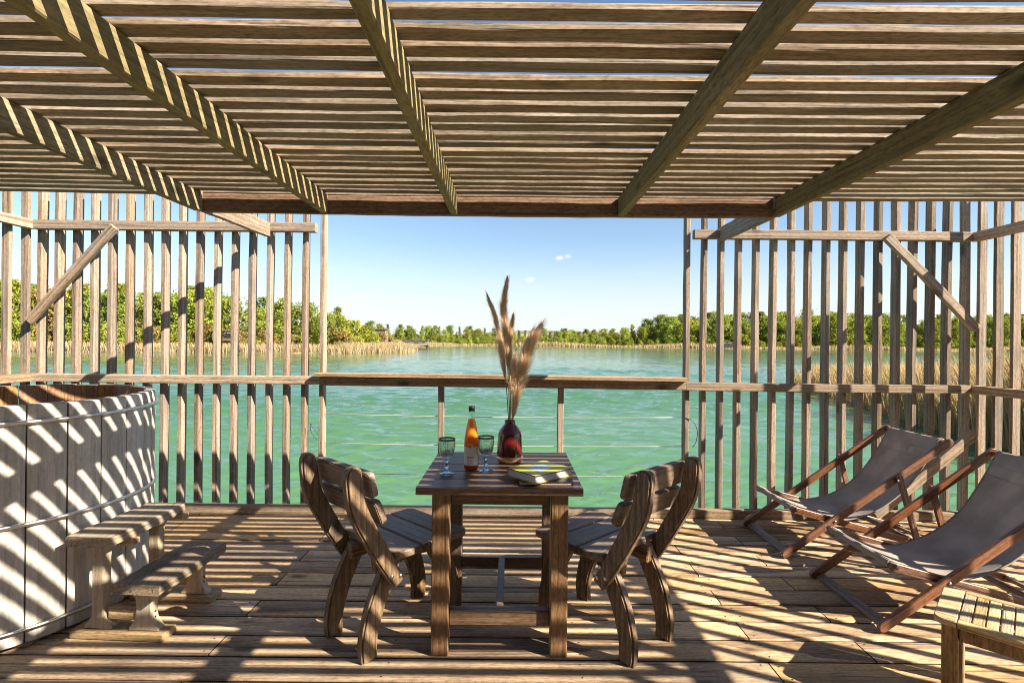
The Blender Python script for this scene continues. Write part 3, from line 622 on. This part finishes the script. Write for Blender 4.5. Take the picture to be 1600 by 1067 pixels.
bm = bmesh.new(); bmesh.ops.create_circle(bm, cap_ends=True, segments=64, radius=TRAD - wt - .002)
ob('tub_floor', mesh_bm('tub_floor', bm, M_TUBIN), tub, (0, 0, .10))
m, N, L, P = new_mat('tub_water'); P.inputs['Base Color'].default_value = (.02, .012, .006, 1); P.inputs['Roughness'].default_value = .03; P.inputs['IOR'].default_value = 1.33
nb = N.new('ShaderNodeTexNoise'); nb.inputs['Scale'].default_value = 6; bp = N.new('ShaderNodeBump'); bp.inputs['Strength'].default_value = .08; L.new(nb.outputs[0], bp.inputs['Height']); L.new(bp.outputs[0], P.inputs['Normal'])
bm = bmesh.new(); bmesh.ops.create_circle(bm, cap_ends=True, segments=64, radius=TRAD - wt - .001)
ob('tub_water', mesh_bm('tub_water', bm, m), tub, (0, 0, .925))
for k in range(4): ob('skid', box(1.0, .07, .018, M_FASC, .002), tub, (0, -.36 + k * .24, .0095))
# ------------------------------------------------------------------ tub steps
st = root('tub_steps', 'two step wooden stool standing against the hot tub', 'steps', (-1.715, 2.455, 0), R(-3))
def tread(name, cx_, z, wx, ly, seed):
    me = mesh_bm(name, board_bm(ly, wx, .045, 10, .002, seed, cham=.006, wear=.003), M_STEPY_L)
    ob(name, me, st, (cx_, 0, z - .0225), (0, 0, R(90)))
M_STEPY_L = wood('step_tread_board', (.15, .10, .06), (.36, .26, .165), grey=(.30, .27, .22), axis='X', rings=9, greyamt=.6)
tread('upper_tread', -.108, .462, .205, .47, 31); tread('lower_tread', .112, .262, .215, .47, 32)
def support(h, w_foot, w_neck, w_head, cx_):
    o = []
    for (wv, zz) in ((w_foot, 0), (w_foot, .012), (w_foot * .86, .022), (w_neck * 1.12, .05), (w_neck, .075), (w_neck, h - .075), (w_neck * 1.1, h - .045), (w_head * .9, h - .02), (w_head, h)): o.append((wv / 2, zz))
    return [(u + cx_, z_) for u, z_ in o] + [(-u + cx_, z_) for u, z_ in o[::-1]]
for yy in (-.165, .165):
    ob('base_plank', box(.43, .09, .035, M_STEPX, .004), st, (0.0, yy, .0178))
    ob('support', mesh_bm('support', prism_bm(support(.381, .125, .055, .105, 0), .045, .004, 1), M_STEPZ), st, (-.105, yy, .0355))
    ob('support', mesh_bm('support', prism_bm(support(.181, .135, .07, .125, 0), .045, .004, 1), M_STEPZ), st, (.108, yy, .0355))
    ob('cleat', box(.15, .05, .028, M_STEPX, .004), st, (-.06, yy + .05, .4015)); ob('cleat', box(.15, .05, .028, M_STEPX, .004), st, (.112, yy + .05, .2015))
    ob('stretcher', box(.135, .03, .06, M_STEPX, .003), st, (.005, yy + .002, .105))
    for zz in (.09, .115):
        bm = bmesh.new(); tube_bm(bm, [(0, 0, 0), (.003, 0, 0)], .004, 8); ob('screw', mesh_bm('screw', bm, M_SCREW), st, (.147, yy, zz))
# ------------------------------------------------------------------ garden table
TX0, TX1, TY0, TY1, TZ = -.395, .304, 2.129, 2.832, .718
tb = root('garden_table', 'square dark stained wooden table between the two chairs', 'table', ((TX0 + TX1) / 2, (TY0 + TY1) / 2, 0))
nb_ = 5; bw = (TY1 - TY0) / nb_
for k in range(nb_): ob('top_plank', mesh_bm('top_plank', board_bm(TX1 - TX0, bw - .003, .030, 6, .0008, 140 + k, cham=.003, wear=.0005), M_TABX), tb, (0, -.3515 + bw * (k + .5), TZ - .015))
for sx in (-.2485, .2545):
    for sy in (-.288, .288): ob('leg', box(.073, .068, TZ - .031, M_TABZ, .004), tb, (sx, sy, (TZ - .031) / 2))
for sy in (-.275, .275): ob('apron', box(.425, .03, .055, M_TABX, .003), tb, (.003, sy, TZ - .0595)); ob('cross_stretcher', box(.428, .045, .062, M_TABX, .003), tb, (.003, sy * .985, .148))
for sx in (-.2485, .2545): ob('apron', box(.03, .50, .055, M_TABY, .003), tb, (sx, 0, TZ - .0595))
ob('centre_stretcher', box(.032, .496, .05, M_TABY, .003), tb, (0.003, 0, .155))
# ------------------------------------------------------------------ chairs
def chair(loc, ang, mirror, label):
    t = root('garden_chair', label, 'chair', loc, ang, 'rustic wooden garden chairs'); W = .185
    up = ribbon_outline([(.118, .300), (.070, .380), (-.012, .520), (-.078, .650), (-.100, .765), (-.102, .805)], [.056, .068, .074, .076, .076, .072, .066], 6, True)
    rear = ribbon_outline([(.005, 0), (.004, .09), (.035, .21), (.085, .315), (.135, .405)], [.072, .078, .085, .085, .08], 6)
    front = ribbon_outline([(.475, 0), (.476, .09), (.445, .21), (.39, .315), (.335, .405)], [.072, .078, .085, .085, .08], 6)
    for s in (-1, 1):
        ob('back_post', mesh_bm('back_post', prism_bm(up, .042, .008, 2), M_CHAIRZ), t, (0, s * W, 0))
        ob('leg', mesh_bm('leg', prism_bm(rear, .044, .008, 2), M_CHAIRZ), t, (0, s * (W - .046), 0))
        ob('leg', mesh_bm('leg', prism_bm(front, .044, .008, 2), M_CHAIRZ), t, (0, s * (W - .046), 0))
        rail = [(.06, .335), (.16, .345), (.24, .352), (.32, .345), (.44, .335), (.45, .41), (.05, .41)]
        ob('side_rail', mesh_bm('side_rail', prism_bm(rail, .038, .004, 1), M_CHAIRX), t, (0, s * (W - .0895), 0))
        for (u, z) in ((.075, .345), (.105, .385), (.118, .335)):
            bm = bmesh.new(); bmesh.ops.create_uvsphere(bm, u_segments=10, v_segments=6, radius=.0085); bmesh.ops.scale(bm, vec=(1, .5, 1), verts=bm.verts)
            ob('bolt', mesh_bm('bolt', bm, M_BOLT, True), t, (u, s * (W + .0225), z))
    for k in range(3):
        u0 = .085 + k * .138
        pts = [(-.235, u0), (.235, u0), (.235, u0 + .13), (-.235, u0 + .13)]
        r = .035; o = []
        def corner(cu, cv, a0):
            return [(cu + r * math.cos(a0 + q), cv + r * math.sin(a0 + q)) for q in np.linspace(0, math.pi / 2, 4)]
        if k == 0: o = corner(-.225 + r, u0 + r, math.pi) + corner(.225 - r, u0 + r, 1.5 * math.pi) + [(.225, u0 + .13), (-.225, u0 + .13)]
        elif k == 2: o = [(-.225, u0), (.225, u0)] + corner(.225 - r, u0 + .13 - r, 0) + corner(-.225 + r, u0 + .13 - r, math.pi / 2)
        else: o = [(-.225, u0), (.225, u0), (.225, u0 + .13), (-.225, u0 + .13)]
        bm = prism_bm([(v, w_) for v, w_ in o], .030, .004, 1)          # (across, forward) outline
        for v in bm.verts: a, b, c = v.co; v.co = (c, a, b)
        bmesh.ops.recalc_face_normals(bm, faces=bm.faces)
        ob('seat_slat', mesh_bm('seat_slat', bm, M_CHAIRY), t, (0, 0, .426))
    for zc, uc, tilt in ((.748, -.030, R(-14)), (.630, .008, R(-22))):
        o = []; hw, hh, r = .225, .054, .020
        for cu, cv, a0 in ((hw - r, hh - r, 0), (-hw + r, hh - r, math.pi / 2), (-hw + r, -hh + r, math.pi), (hw - r, -hh + r, 1.5 * math.pi)):
            o += [(cu + r * math.cos(a0 + q), cv + r * math.sin(a0 + q)) for q in np.linspace(0, math.pi / 2, 5)]
        bm = prism_bm(o, .031, .004, 2); Mx = Matrix.Rotation(R(90), 4, 'Z'); bmesh.ops.transform(bm, matrix=Matrix.Rotation(tilt, 4, 'Y') @ Mx, verts=bm.verts)
        ob('back_board', mesh_bm('back_board', bm, M_CHAIRY), t, (uc, 0, zc))
    return t
angL = math.atan2(.74, .67)
FL = Vector((math.cos(angL), math.sin(angL), 0)); WL = Vector((FL.y, -FL.x, 0))      # WL points to the near side
orgL = Vector((-.590, 2.126, 0)) - WL * (.185 - .046)
chair(orgL, angL, False, 'curved wooden chair on the tub side of the table')
orgR = Vector((-.0455 * 2 - orgL.x, orgL.y, 0)); chair(orgR, math.pi - angL, True, 'curved wooden chair on the deck chair side of the table')
# ------------------------------------------------------------------ deck chairs
m, N, L, P = new_mat('canvas'); tc = N.new('ShaderNodeTexCoord')
ck = N.new('ShaderNodeTexNoise'); ck.inputs['Scale'].default_value = 420; L.new(tc.outputs['Object'], ck.inputs['Vector'])
bl = N.new('ShaderNodeTexNoise'); bl.inputs['Scale'].default_value = 5; bl.inputs['Detail'].default_value = 5; L.new(tc.outputs['Object'], bl.inputs['Vector'])
c1 = ramp(N, L, bl.outputs[0], [(.35, (.30, .26, .232)), (.62, (.44, .388, .35))]); c2 = mixrgb(N, L, .25, c1, ck.outputs['Color'], 'OVERLAY')
P.inputs['Roughness'].default_value = .9; P.inputs['Specular IOR Level'].default_value = .2; L.new(c2, P.inputs['Base Color'])
wr = N.new('ShaderNodeTexNoise'); wr.inputs['Scale'].default_value = 1; wr.inputs['Detail'].default_value = 3; wmp = N.new('ShaderNodeMapping'); wmp.inputs['Scale'].default_value = (4, 16, 4); L.new(tc.outputs['Object'], wmp.inputs[0]); L.new(wmp.outputs[0], wr.inputs['Vector'])
bp = N.new('ShaderNodeBump'); bp.inputs['Strength'].default_value = .6; bp.inputs['Distance'].default_value = .012; L.new(math_n(N, L, 'MULTIPLY_ADD', ck.outputs[0], .06, wr.outputs[0]), bp.inputs['Height']); L.new(bp.outputs[0], P.inputs['Normal'])
tr = N.new('ShaderNodeBsdfTranslucent'); L.new(c2, tr.inputs[0]); mx = N.new('ShaderNodeMixShader'); mx.inputs[0].default_value = .22
L.new(P.outputs[0], mx.inputs[1]); L.new(tr.outputs[0], mx.inputs[2]); L.new(mx.outputs[0], N['Material Output'].inputs['Surface'])
M_CANVAS = m
def round_bar(a, b, hgt, th, mat, name):
    """bar in the XZ plane from a to b with rounded ends, thickness th along Y"""
    a, b = Vector((a[0], a[1], 0)), Vector((b[0], b[1], 0)); d = (b - a).normalized(); n_ = Vector((-d.y, d.x, 0)); r = hgt / 2; o = []
    for q in np.linspace(-math.pi / 2, math.pi / 2, 8): o.append(b - d * r * .5 + d * r * math.cos(q) + n_ * r * math.sin(q))
    for q in np.linspace(math.pi / 2, 1.5 * math.pi, 8): o.append(a + d * r * .5 + d * r * math.cos(q) + n_ * r * math.sin(q))
    ln = (b - a).length; mid = (a + b) / 2; ang = math.atan2(d.y, d.x)
    loc = [((v - mid).x * math.cos(-ang) - (v - mid).y * math.sin(-ang), (v - mid).x * math.sin(-ang) + (v - mid).y * math.cos(-ang)) for v in o]
    return mesh_bm(name, prism_bm(loc, th, .003, 1), mat), (mid.x, mid.y), -ang
def deck_chair(loc, label, wig, rz=0.0):
    t = root('deck_chair', label, 'deck chair', loc, rz, 'folding canvas deck chairs'); hw = .265
    def bar(name, a, b, y, hgt=.044, th=.024, mat=M_TEAK):
        me, c, ang = round_bar(a, b, hgt, th, mat, name); return ob(name, me, t, (c[0], y, c[1]), (0, ang, 0))
    def rod(name, x, z, y0, y1, r, mat=M_TEAKY):
        bm = bmesh.new(); tube_bm(bm, [(0, y0, 0), (0, y1, 0)], r, 12); return ob(name, mesh_bm(name, bm, mat, True), t, (x, 0, z))
    for s in (-1, 1):
        bar('long_rail', (0.0, .024), (1.03, .738), s * hw)
        bar('seat_rail', (.075, .295), (1.11, .024), s * (hw - .034), .040)
        bar('prop', (.695, .525), (.815, .105), s * (hw + .026), .036, .020)
        for (u, z) in ((.31, .238), (.68, .500)):
            bm = bmesh.new(); tube_bm(bm, [(0, -.002, 0), (0, .002, 0)], .007, 10); ob('bolt', mesh_bm('bolt', bm, M_BOLT, True), t, (u, s * (hw + .0145) if u < .5 else s * (hw + .037), z))
    ob('foot_bar', box(.045, 2 * hw - .026, .020, M_TEAKY, .003), t, (.035, 0, .030), (0, R(-34), 0))
    ob('rear_bar', box(.040, 2 * hw - .095, .020, M_TEAKY, .003), t, (1.07, 0, .036), (0, R(15), 0))
    ob('rear_bar', box(.040, 2 * hw - .095, .020, M_TEAKY, .003), t, (.84, 0, .096), (0, R(15), 0))
    rod('prop_bar', .812, .118, -hw - .03, hw + .03, .011); rod('top_bar', 1.012, .726, -hw, hw, .013); rod('front_bar', .082, .300, -hw + .01, hw - .01, .013)
    # hanging canvas, wrapped over both bars
    prof = spline([(1.030, 0, .742), (1.005, 0, .744), (.985, 0, .715), (.90, 0, .565), (.78, 0, .405), (.62, 0, .285), (.45, 0, .228), (.30, 0, .228), (.17, 0, .268), (.088, 0, .314), (.066, 0, .309), (.064, 0, .288)], 6)
    nv = 18; vs_, fs_ = [], []; cwid = hw - .050
    for i, p in enumerate(prof):
        tq = i / (len(prof) - 1)
        for j in range(nv + 1):
            v = (j / nv - .5) * 2; slack = math.sin(math.pi * tq) ** 2
            dz = -.020 * (1 - v * v) * slack + .003 * math.sin(9 * tq + 3 * v + wig) * slack + .0022 * math.sin(v * 7 + tq * 23 + wig) * slack
            vs_.append((p.x + dz * -.4, v * cwid * (1 - .02 * slack), p.z + dz))
    for i in range(len(prof) - 1):
        for j in range(nv): a = i * (nv + 1) + j; fs_.append((a, a + 1, a + nv + 2, a + nv + 1))
    me = mesh_np('canvas', np.array(vs_), np.array(fs_), M_CANVAS, True); c = ob('canvas', me, t)
    so_ = c.modifiers.new('thick', 'SOLIDIFY'); so_.thickness = .0025; so_.offset = 0
    for ii in (14, 16, 55):                                     # stitched seams of the bar pockets
        bm = bmesh.new(); tube_bm(bm, [Vector(vs_[ii * (nv + 1) + j]) + Vector((-.0022, 0, .0022)) for j in range(nv + 1)], .0016, 5); ob('seam', mesh_bm('seam', bm, M_CANVAS, True), c)
    for e in (0, nv):                                           # stitched hems along both edges
        bm = bmesh.new(); pp = [Vector(vs_[i * (nv + 1) + e]) for i in range(0, len(prof))]; tube_bm(bm, pp, .0042, 6); ob('hem', mesh_bm('hem', bm, M_CANVAS, True), c)
    return t
deck_chair((1.70, 3.445, 0), 'grey canvas deck chair nearer the lake, in front of the slatted screen', 0)
deck_chair((1.715, 2.632, 0), 'grey canvas deck chair nearer the low slatted side table', 2.2, R(.5))
# ------------------------------------------------------------------ low side table
sa = R(-45.5); s_t = root('side_table', 'low slatted wooden side table beside the nearer deck chair', 'side table', (1.54, 1.862, 0), sa)
# local x runs along the table (away to the near right), local y along the short edge
SW, SLN, SZ = .345, .60, .352
def stb(name, sx, sy, sz, c, mat=M_SIDE, bev=.003, rz=0): return ob(name, box(sx, sy, sz, mat, bev), s_t, c, (0, 0, rz))
def corner_board(x0, x1, flip):
    r = .03; o = []
    if not flip: o = [(x1, 0), (x1, SW)] + [(x0 + r + r * math.cos(a), SW - r + r * math.sin(a)) for a in np.linspace(math.pi / 2, math.pi, 5)] + [(x0 + r + r * math.cos(a), r + r * math.sin(a)) for a in np.linspace(math.pi, 1.5 * math.pi, 5)]
    else: o = [(x0, SW), (x0, 0)] + [(x1 - r + r * math.cos(a), r + r * math.sin(a)) for a in np.linspace(-math.pi / 2, 0, 5)] + [(x1 - r + r * math.cos(a), SW - r + r * math.sin(a)) for a in np.linspace(0, math.pi / 2, 5)]
    bm = prism_bm(o, .022, .003, 1)
    for v in bm.verts: a, b, c = v.co; v.co = (a, c, b)
    bmesh.ops.recalc_face_normals(bm, faces=bm.faces); return mesh_bm('end_board', bm, M_SIDE)
ob('end_board', corner_board(0, .065, False), s_t, (0, 0, SZ - .011)); ob('end_board', corner_board(SLN - .065, SLN, True), s_t, (0, 0, SZ - .011))
for y_ in (.0175, SW - .0175): stb('frame_rail', SLN - .134, .034, .022, (SLN / 2, y_, SZ - .011))
M_SIDEY = wood('side_table_slat_wood', (.26, .17, .07), (.50, .37, .20), grey=(.42, .35, .22), axis='Y', rings=6, rough=.6, knots=False, fine=1.6)
ns_ = 13; sp_ = (SLN - .134) / ns_
for k in range(ns_): stb('slat', sp_ - .004, SW - .074, .016, (.067 + sp_ * (k + .5), SW / 2, SZ - .009), M_SIDEY, .002)
for x_ in (.045, SLN - .045):
    for y_ in (.045, SW - .045): stb('leg', .046, .046, SZ - .0235, (x_, y_, (SZ - .0235) / 2), M_SIDEL, .004)
for y_ in (.045, SW - .045): stb('apron', SLN - .138, .022, .055, (SLN / 2, y_, SZ - .0515), M_SIDEL)
for x_ in (.045, SLN - .045): stb('apron', .022, SW - .138, .055, (x_, SW / 2, SZ - .0515), M_SIDEL)
# ------------------------------------------------------------------ things on the table
Z0 = TZ + .0012
m, N, L, P = new_mat('smoked_glass'); P.inputs['Base Color'].default_value = (.74, .79, .77, 1); P.inputs['Roughness'].default_value = .03; P.inputs['Transmission Weight'].default_value = 1; P.inputs['IOR'].default_value = 1.48
M_GLASS = m
m, N, L, P = new_mat('blue_glass'); P.inputs['Base Color'].default_value = (.45, .62, .80, 1); P.inputs['Roughness'].default_value = .04; P.inputs['Transmission Weight'].default_value = 1; P.inputs['IOR'].default_value = 1.5
M_GLASSB = m
def wine_glass(x, y, label):
    t = root('wine_glass', label, 'glass', (x, y, Z0), random.random(), 'ribbed stem glasses')
    foot = [(0, .001), (.030, .001), (.0335, .003), (.033, .0055), (.020, .009), (.010, .013), (.0065, .018)]
    stem = [(.0065, .018), (.006, .026), (.0095, .033), (.013, .038), (.0095, .043), (.0062, .049), (.0062, .058), (.0115, .064), (.0075, .069), (.010, .074)]
    ob('foot', mesh_bm('foot', lathe_bm(foot, 28), M_GLASSB, True), t); ob('stem', mesh_bm('stem', lathe_bm(stem + [(0, .074)], 20), M_GLASSB, True), t)
    outer = [(0, .0745), (.012, .0755), (.023, .082), (.030, .093), (.0345, .110), (.0375, .135), (.0385, .155), (.0388, .165)]
    inner = [(.0368, .165), (.0362, .155), (.0350, .135), (.0318, .110), (.0270, .095), (.019, .086), (0, .082)]
    fl = lambda z, k: (.028 * math.cos(2 * math.pi * 22 * k) if z < .15 else 0)
    ob('bowl', mesh_bm('bowl', lathe_bm(outer + inner, 132, fl), M_GLASS, True), t); return t
wine_glass(-.293, 2.343, 'ribbed stem glass standing alone at the table corner, left of the bottle')
wine_glass(-.117, 2.400, 'ribbed stem glass standing between the juice bottle and the vase')
# bottle
bt = root('juice_bottle', 'glass bottle of orange juice with white label and dark cap', 'bottle', (-.188, 2.437, Z0), R(-95))
m, N, L, P = new_mat('bottle_glass'); P.inputs['Base Color'].default_value = (.80, .93, .86, 1); P.inputs['Roughness'].default_value = .02; P.inputs['Transmission Weight'].default_value = 1; P.inputs['IOR'].default_value = 1.3
neck = [(.0158, .2405), (.0140, .252), (.0130, .270), (.0130, .286), (.0112, .286), (.0112, .270), (.0122, .252), (.0140, .2405)]
ob('bottle_neck', mesh_bm('bottle_neck', lathe_bm(neck, 40), m, True), bt)
m, N, L, P = new_mat('juice'); tc = N.new('ShaderNodeTexCoord'); sp = N.new('ShaderNodeSeparateXYZ'); L.new(tc.outputs['Object'], sp.inputs[0])
jc = ramp(N, L, math_n(N, L, 'MULTIPLY', sp.outputs[2], 4.0), [(.05, (.42, .10, .010)), (.5, (.88, .22, .008)), (.95, (1.0, .42, .02))])
L.new(jc, P.inputs['Base Color']); P.inputs['Roughness'].default_value = .3; P.inputs['Coat Weight'].default_value = .9; P.inputs['Coat Roughness'].default_value = .03
tr = N.new('ShaderNodeBsdfTranslucent'); L.new(jc, tr.inputs[0]); mx = N.new('ShaderNodeMixShader'); mx.inputs[0].default_value = .45
L.new(P.outputs[0], mx.inputs[1]); L.new(tr.outputs[0], mx.inputs[2]); L.new(mx.outputs[0], N['Material Output'].inputs['Surface'])
body = [(0, .004), (.022, .001), (.031, .003), (.0345, .010), (.0345, .125), (.0335, .145), (.030, .170), (.0235, .205), (.0165, .238), (.0158, .240), (0, .240)]
ob('bottle_body', mesh_bm('bottle_body', lathe_bm(body, 40), m, True), bt)
ob('cap', mesh_bm('cap', lathe_bm([(0, .302), (.0138, .302), (.0146, .299), (.0146, .279), (.0136, .279)], 28), M_DARKM, True), bt)
def curved_patch(r, a0, a1, z0, z1, mat, name, n=16):
    vs_ = []; fs_ = []
    for k in range(n + 1):
        a = a0 + (a1 - a0) * k / n; vs_ += [(r * math.cos(a), r * math.sin(a), z0), (r * math.cos(a), r * math.sin(a), z1)]
    for k in range(n): fs_.append((2 * k, 2 * k + 2, 2 * k + 3, 2 * k + 1))
    return mesh_np(name, np.array(vs_), np.array(fs_), mat, True)
M_LABEL = plain('label_paper', (.72, .70, .68), .55); M_ORPR = plain('orange_print', (.55, .17, .05), .6); M_GRPR = plain('grey_print', (.22, .2, .2), .6)
lb = ob('label', curved_patch(.0350, R(-68), R(68), .026, .112, M_LABEL, 'label'), bt)
for k, (a0, a1, z) in enumerate(((-26, -14, .062), (-12, -5, .062), (-3, 9, .062), (11, 19, .062), (21, 27, .062))): ob('lettering', curved_patch(.0353, R(a0), R(a1), z, z + .006, M_ORPR, 'lettering', 3), lb)
for z, a in ((.050, 22), (.045, 16), (.036, 26)): ob('lettering', curved_patch(.0353, R(-a), R(a), z, z + .0016, M_GRPR, 'lettering', 8), lb)
bm = bmesh.new(); cs = [bm.verts.new((.0352 * math.cos(.36 * math.cos(q) - .02), .0352 * math.sin(.36 * math.cos(q) - .02), .117 + .0115 * math.sin(q))) for q in np.linspace(0, 6.283, 21)[:-1]]; bm.faces.new(cs); bmesh.ops.triangulate(bm, faces=bm.faces)
ob('fruit_emblem', mesh_bm('fruit_emblem', bm, M_LABEL), lb)
for j in range(4): ob('fruit_stripe', curved_patch(.0355, R(-14 + j * 3), R(11 - j * 2), .110 + j * .0045, .112 + j * .0045, M_ORPR, 'fruit_stripe', 5), lb)
# vase
m, N, L, P = new_mat('red_glaze'); P.inputs['Base Color'].default_value = (.085, .009, .008, 1); P.inputs['Roughness'].default_value = .12; P.inputs['Coat Weight'].default_value = .6; P.inputs['Coat Roughness'].default_value = .05
VX, VY = -.006, 2.600
va = root('vase', 'dark red glossy vase with copper base holding dried pampas grass', 'vase', (VX, VY, Z0))
ob('vase_body', mesh_bm('vase_body', lathe_bm([(.0655, .034), (.0655, .045), (.063, .095), (.0600, .138), (.0575, .150), (.0500, .166), (.0360, .184), (.0285, .193), (.0265, .200), (.0285, .211), (.0255, .211), (.0235, .200), (.030, .185), (.045, .160), (.054, .135), (.057, .06), (0, .05)], 48), m, True), va)
M_COPPER = plain('brushed_copper', (.72, .44, .27), .35, .75)
ob('vase_base', mesh_bm('vase_base', lathe_bm([(0, .001), (.052, .001), (.060, .006), (.0645, .018), (.0657, .0338), (0, .0338)], 48), M_COPPER, True), va)
# pampas
m, N, L, P = new_mat('pampas_fluff'); N.remove(P); g = N.new('ShaderNodeNewGeometry'); cc = ramp(N, L, g.outputs['Random Per Island'], [(0, (.62, .45, .29)), (.5, (.84, .68, .48)), (1, (.95, .86, .70))])
df = N.new('ShaderNodeBsdfDiffuse'); tr = N.new('ShaderNodeBsdfTranslucent'); mx = N.new('ShaderNodeMixShader'); mx.inputs[0].default_value = .5
L.new(cc, df.inputs[0]); L.new(cc, tr.inputs[0]); L.new(df.outputs[0], mx.inputs[1]); L.new(tr.outputs[0], mx.inputs[2]); L.new(mx.outputs[0], N['Material Output'].inputs['Surface'])
M_FLUFF = m; M_STEM = plain('dry_stem', (.42, .29, .15), .8)
def pampas(pts, start, rad, nst, label, dirbias=(0, 0, 0), strand=.06, seed=0):
    """pts: path from the vase mouth; fluff from fraction start to the tip, widest rad"""
    t = root('pampas_stem', label, 'pampas grass', (VX, VY, Z0 + .205), 0, 'dried pampas grass in the red vase')
    c = spline([(0, 0, -.12)] + pts, 10); r = np.random.default_rng(seed); nC = len(c)
    bm = bmesh.new(); tube_bm(bm, c, [.0032 * (1 - .75 * i / nC) for i in range(nC)], 6); ob('stem', mesh_bm('stem', bm, M_STEM, True), t)
    C = np.array([tuple(p) for p in c]); V = []; 
    f = start + (1 - start) * r.random(nst) ** 1.05; q = f * (nC - 1); i0 = np.minimum(q.astype(int), nC - 2); fr = (q - i0)[:, None]
    base = C[i0] * (1 - fr) + C[i0 + 1] * fr; tan = C[i0 + 1] - C[i0]; tan /= np.linalg.norm(tan, axis=1)[:, None]
    s = (f - start) / (1 - start); prof = np.clip(np.minimum(s * 4 + .25, 1) * (1 - s) ** .55 + .05, 0, 1)
    d = r.normal(size=(nst, 3)); d -= tan * (d * tan).sum(1)[:, None]; d /= np.linalg.norm(d, axis=1)[:, None]
    ln = (strand * (.6 + .7 * r.random(nst)))[:, None] * (.45 + .55 * prof[:, None]); out = (rad * prof * (.3 + .8 * r.random(nst)))[:, None]
    mid = base + tan * ln * .5 + d * out * .55 + np.array(dirbias) * ln * .3; st_r = (1 + .9 * (r.random(nst) > .9) * r.random(nst))[:, None]; tip = base + tan * ln * st_r + d * out * st_r + np.array(dirbias) * ln - np.array([0, 0, .25]) * out
    sd_ = np.cross(tan, d); wv = .0008
    V = np.stack([base - sd_ * wv, base + sd_ * wv, mid + sd_ * wv * 1.2, mid - sd_ * wv * 1.2, tip + sd_ * wv * .4, tip - sd_ * wv * .4], 1).reshape(-1, 3)
    k = np.arange(nst)[:, None] * 6; F = np.concatenate([k + np.array([0, 1, 2, 3]), k + np.array([3, 2, 4, 5])], 0)
    setp(ob('plume', mesh_np('plume', V, F, M_FLUFF), t), kind='stuff'); return t
# screen offsets were measured in the photograph: 1 px = 2.6/800 m at the vase
u = 2.6 / 800
def P3(dx, dyp, dep=0): return (dx * u, dep, dyp * u)
pampas([P3(-2, 40, .01), P3(-8, 130, .02), P3(-12, 178, .02), P3(-8, 218, .02)], .36, .036, 3600, 'tallest upright pampas plume in the red vase', (.05, 0, 0), .06, 1)
pampas([P3(-5, 40, -.01), P3(-12, 100, -.02), P3(-22, 155, -.03), P3(-34, 190, -.03)], .34, .029, 2800, 'thin pampas plume leaning furthest towards the bottle side', (-.1, 0, 0), .055, 2)
pampas([P3(0, 50, .02), P3(-3, 120, .04), P3(2, 162, .05)], .40, .032, 2400, 'short upright pampas plume beside the tallest one', (.08, 0, 0), .05, 3)
pampas([P3(9, 40, -.02), P3(19, 85, -.03), P3(30, 118, -.03), P3(41, 140, -.03)], .12, .054, 6500, 'thick orange pampas plume leaning towards the deck chairs', (.0, 0, 0), .085, 4)
pampas([P3(6, 40, .03), P3(14, 85, .05), P3(22, 112, .05), P3(31, 136, .05)], .32, .030, 2400, 'slim pampas plume behind the thick leaning one', (.05, 0, 0), .055, 5)
pampas([P3(1, 40, -.03), P3(3, 75, -.05), P3(7, 108, -.06)], .34, .042, 1500, 'lowest ragged pampas plume at the middle of the bunch', (.12, 0, 0), .045, 6)
# books
M_PAGE = plain('book_pages', (.55, .53, .52), .8)
def book(name, label, loc, rz, bx, by, th, cover, pages, spine_side):
    t = root(name, label, 'book', loc, rz, 'books stacked on the table'); c = .0025
    ob('back_cover', box(bx, by, c, cover, 0), t, (0, 0, c / 2)); ob('front_cover', box(bx, by, c, cover, 0), t, (0, 0, th - c / 2))
    ob('pages', box(bx - .008, by - .008, th - 2 * c - .0006, pages, .0), t, (0, 0, th / 2))
    ob('spine', box(.0025, by, th - 2 * c - .0004, cover, 0), t, (spine_side * (bx / 2 - .0013), 0, th / 2)); return t
M_BK2 = plain('dark_purple_cover', (.030, .018, .028), .4); M_PINK = plain('pink_pages', (.55, .38, .38), .7)
b2 = book('book', 'thin dark book with pale lettering lying under the olive yellow book', (.150, 2.262, Z0), R(1.5), .232, .175, .016, M_BK2, M_PINK, 1)
M_WHT = plain('pale_print', (.6, .6, .6), .6)
for k in range(16):
    if k in (3, 8, 12): continue
    ob('lettering', box(.0042, .0006, .0045 if k % 3 else .006, M_WHT, 0), b2, (-.005 + k * .0066, -.0875 + .0036, .0085))
m = plain('olive_yellow_cover', (.50, .45, .022), .38); M_PANEL = plain('pale_blue_panel', (.40, .52, .62), .35); M_EDGE = plain('dark_green_edge', (.03, .04, .015), .5)
bkc = Vector((.1315, 2.2805)); dirx = Vector((.175, .15)).normalized()
b1 = book('book', 'thick olive yellow book with pale blue panel lying on the thin dark book', (bkc.x, bkc.y, Z0 + .0165), math.atan2(dirx.y, dirx.x) - math.pi / 2 + math.pi, .184, .23, .034, m, M_PAGE, 1)
ob('cover_panel', box(.082, .104, .0006, M_PANEL, 0), b1, (0, 0, .0344))
for o_, d_, c_ in ((.184, .0022, (0, -.1139)), (.184, .0022, (0, .1139))): ob('cover_edge', box(o_, d_, .0030, M_EDGE, 0), b1, (c_[0], c_[1] * 1.0105, .0326))
ob('cover_edge', box(.0022, .226, .0030, M_EDGE, 0), b1, (-.0931, 0, .0326))
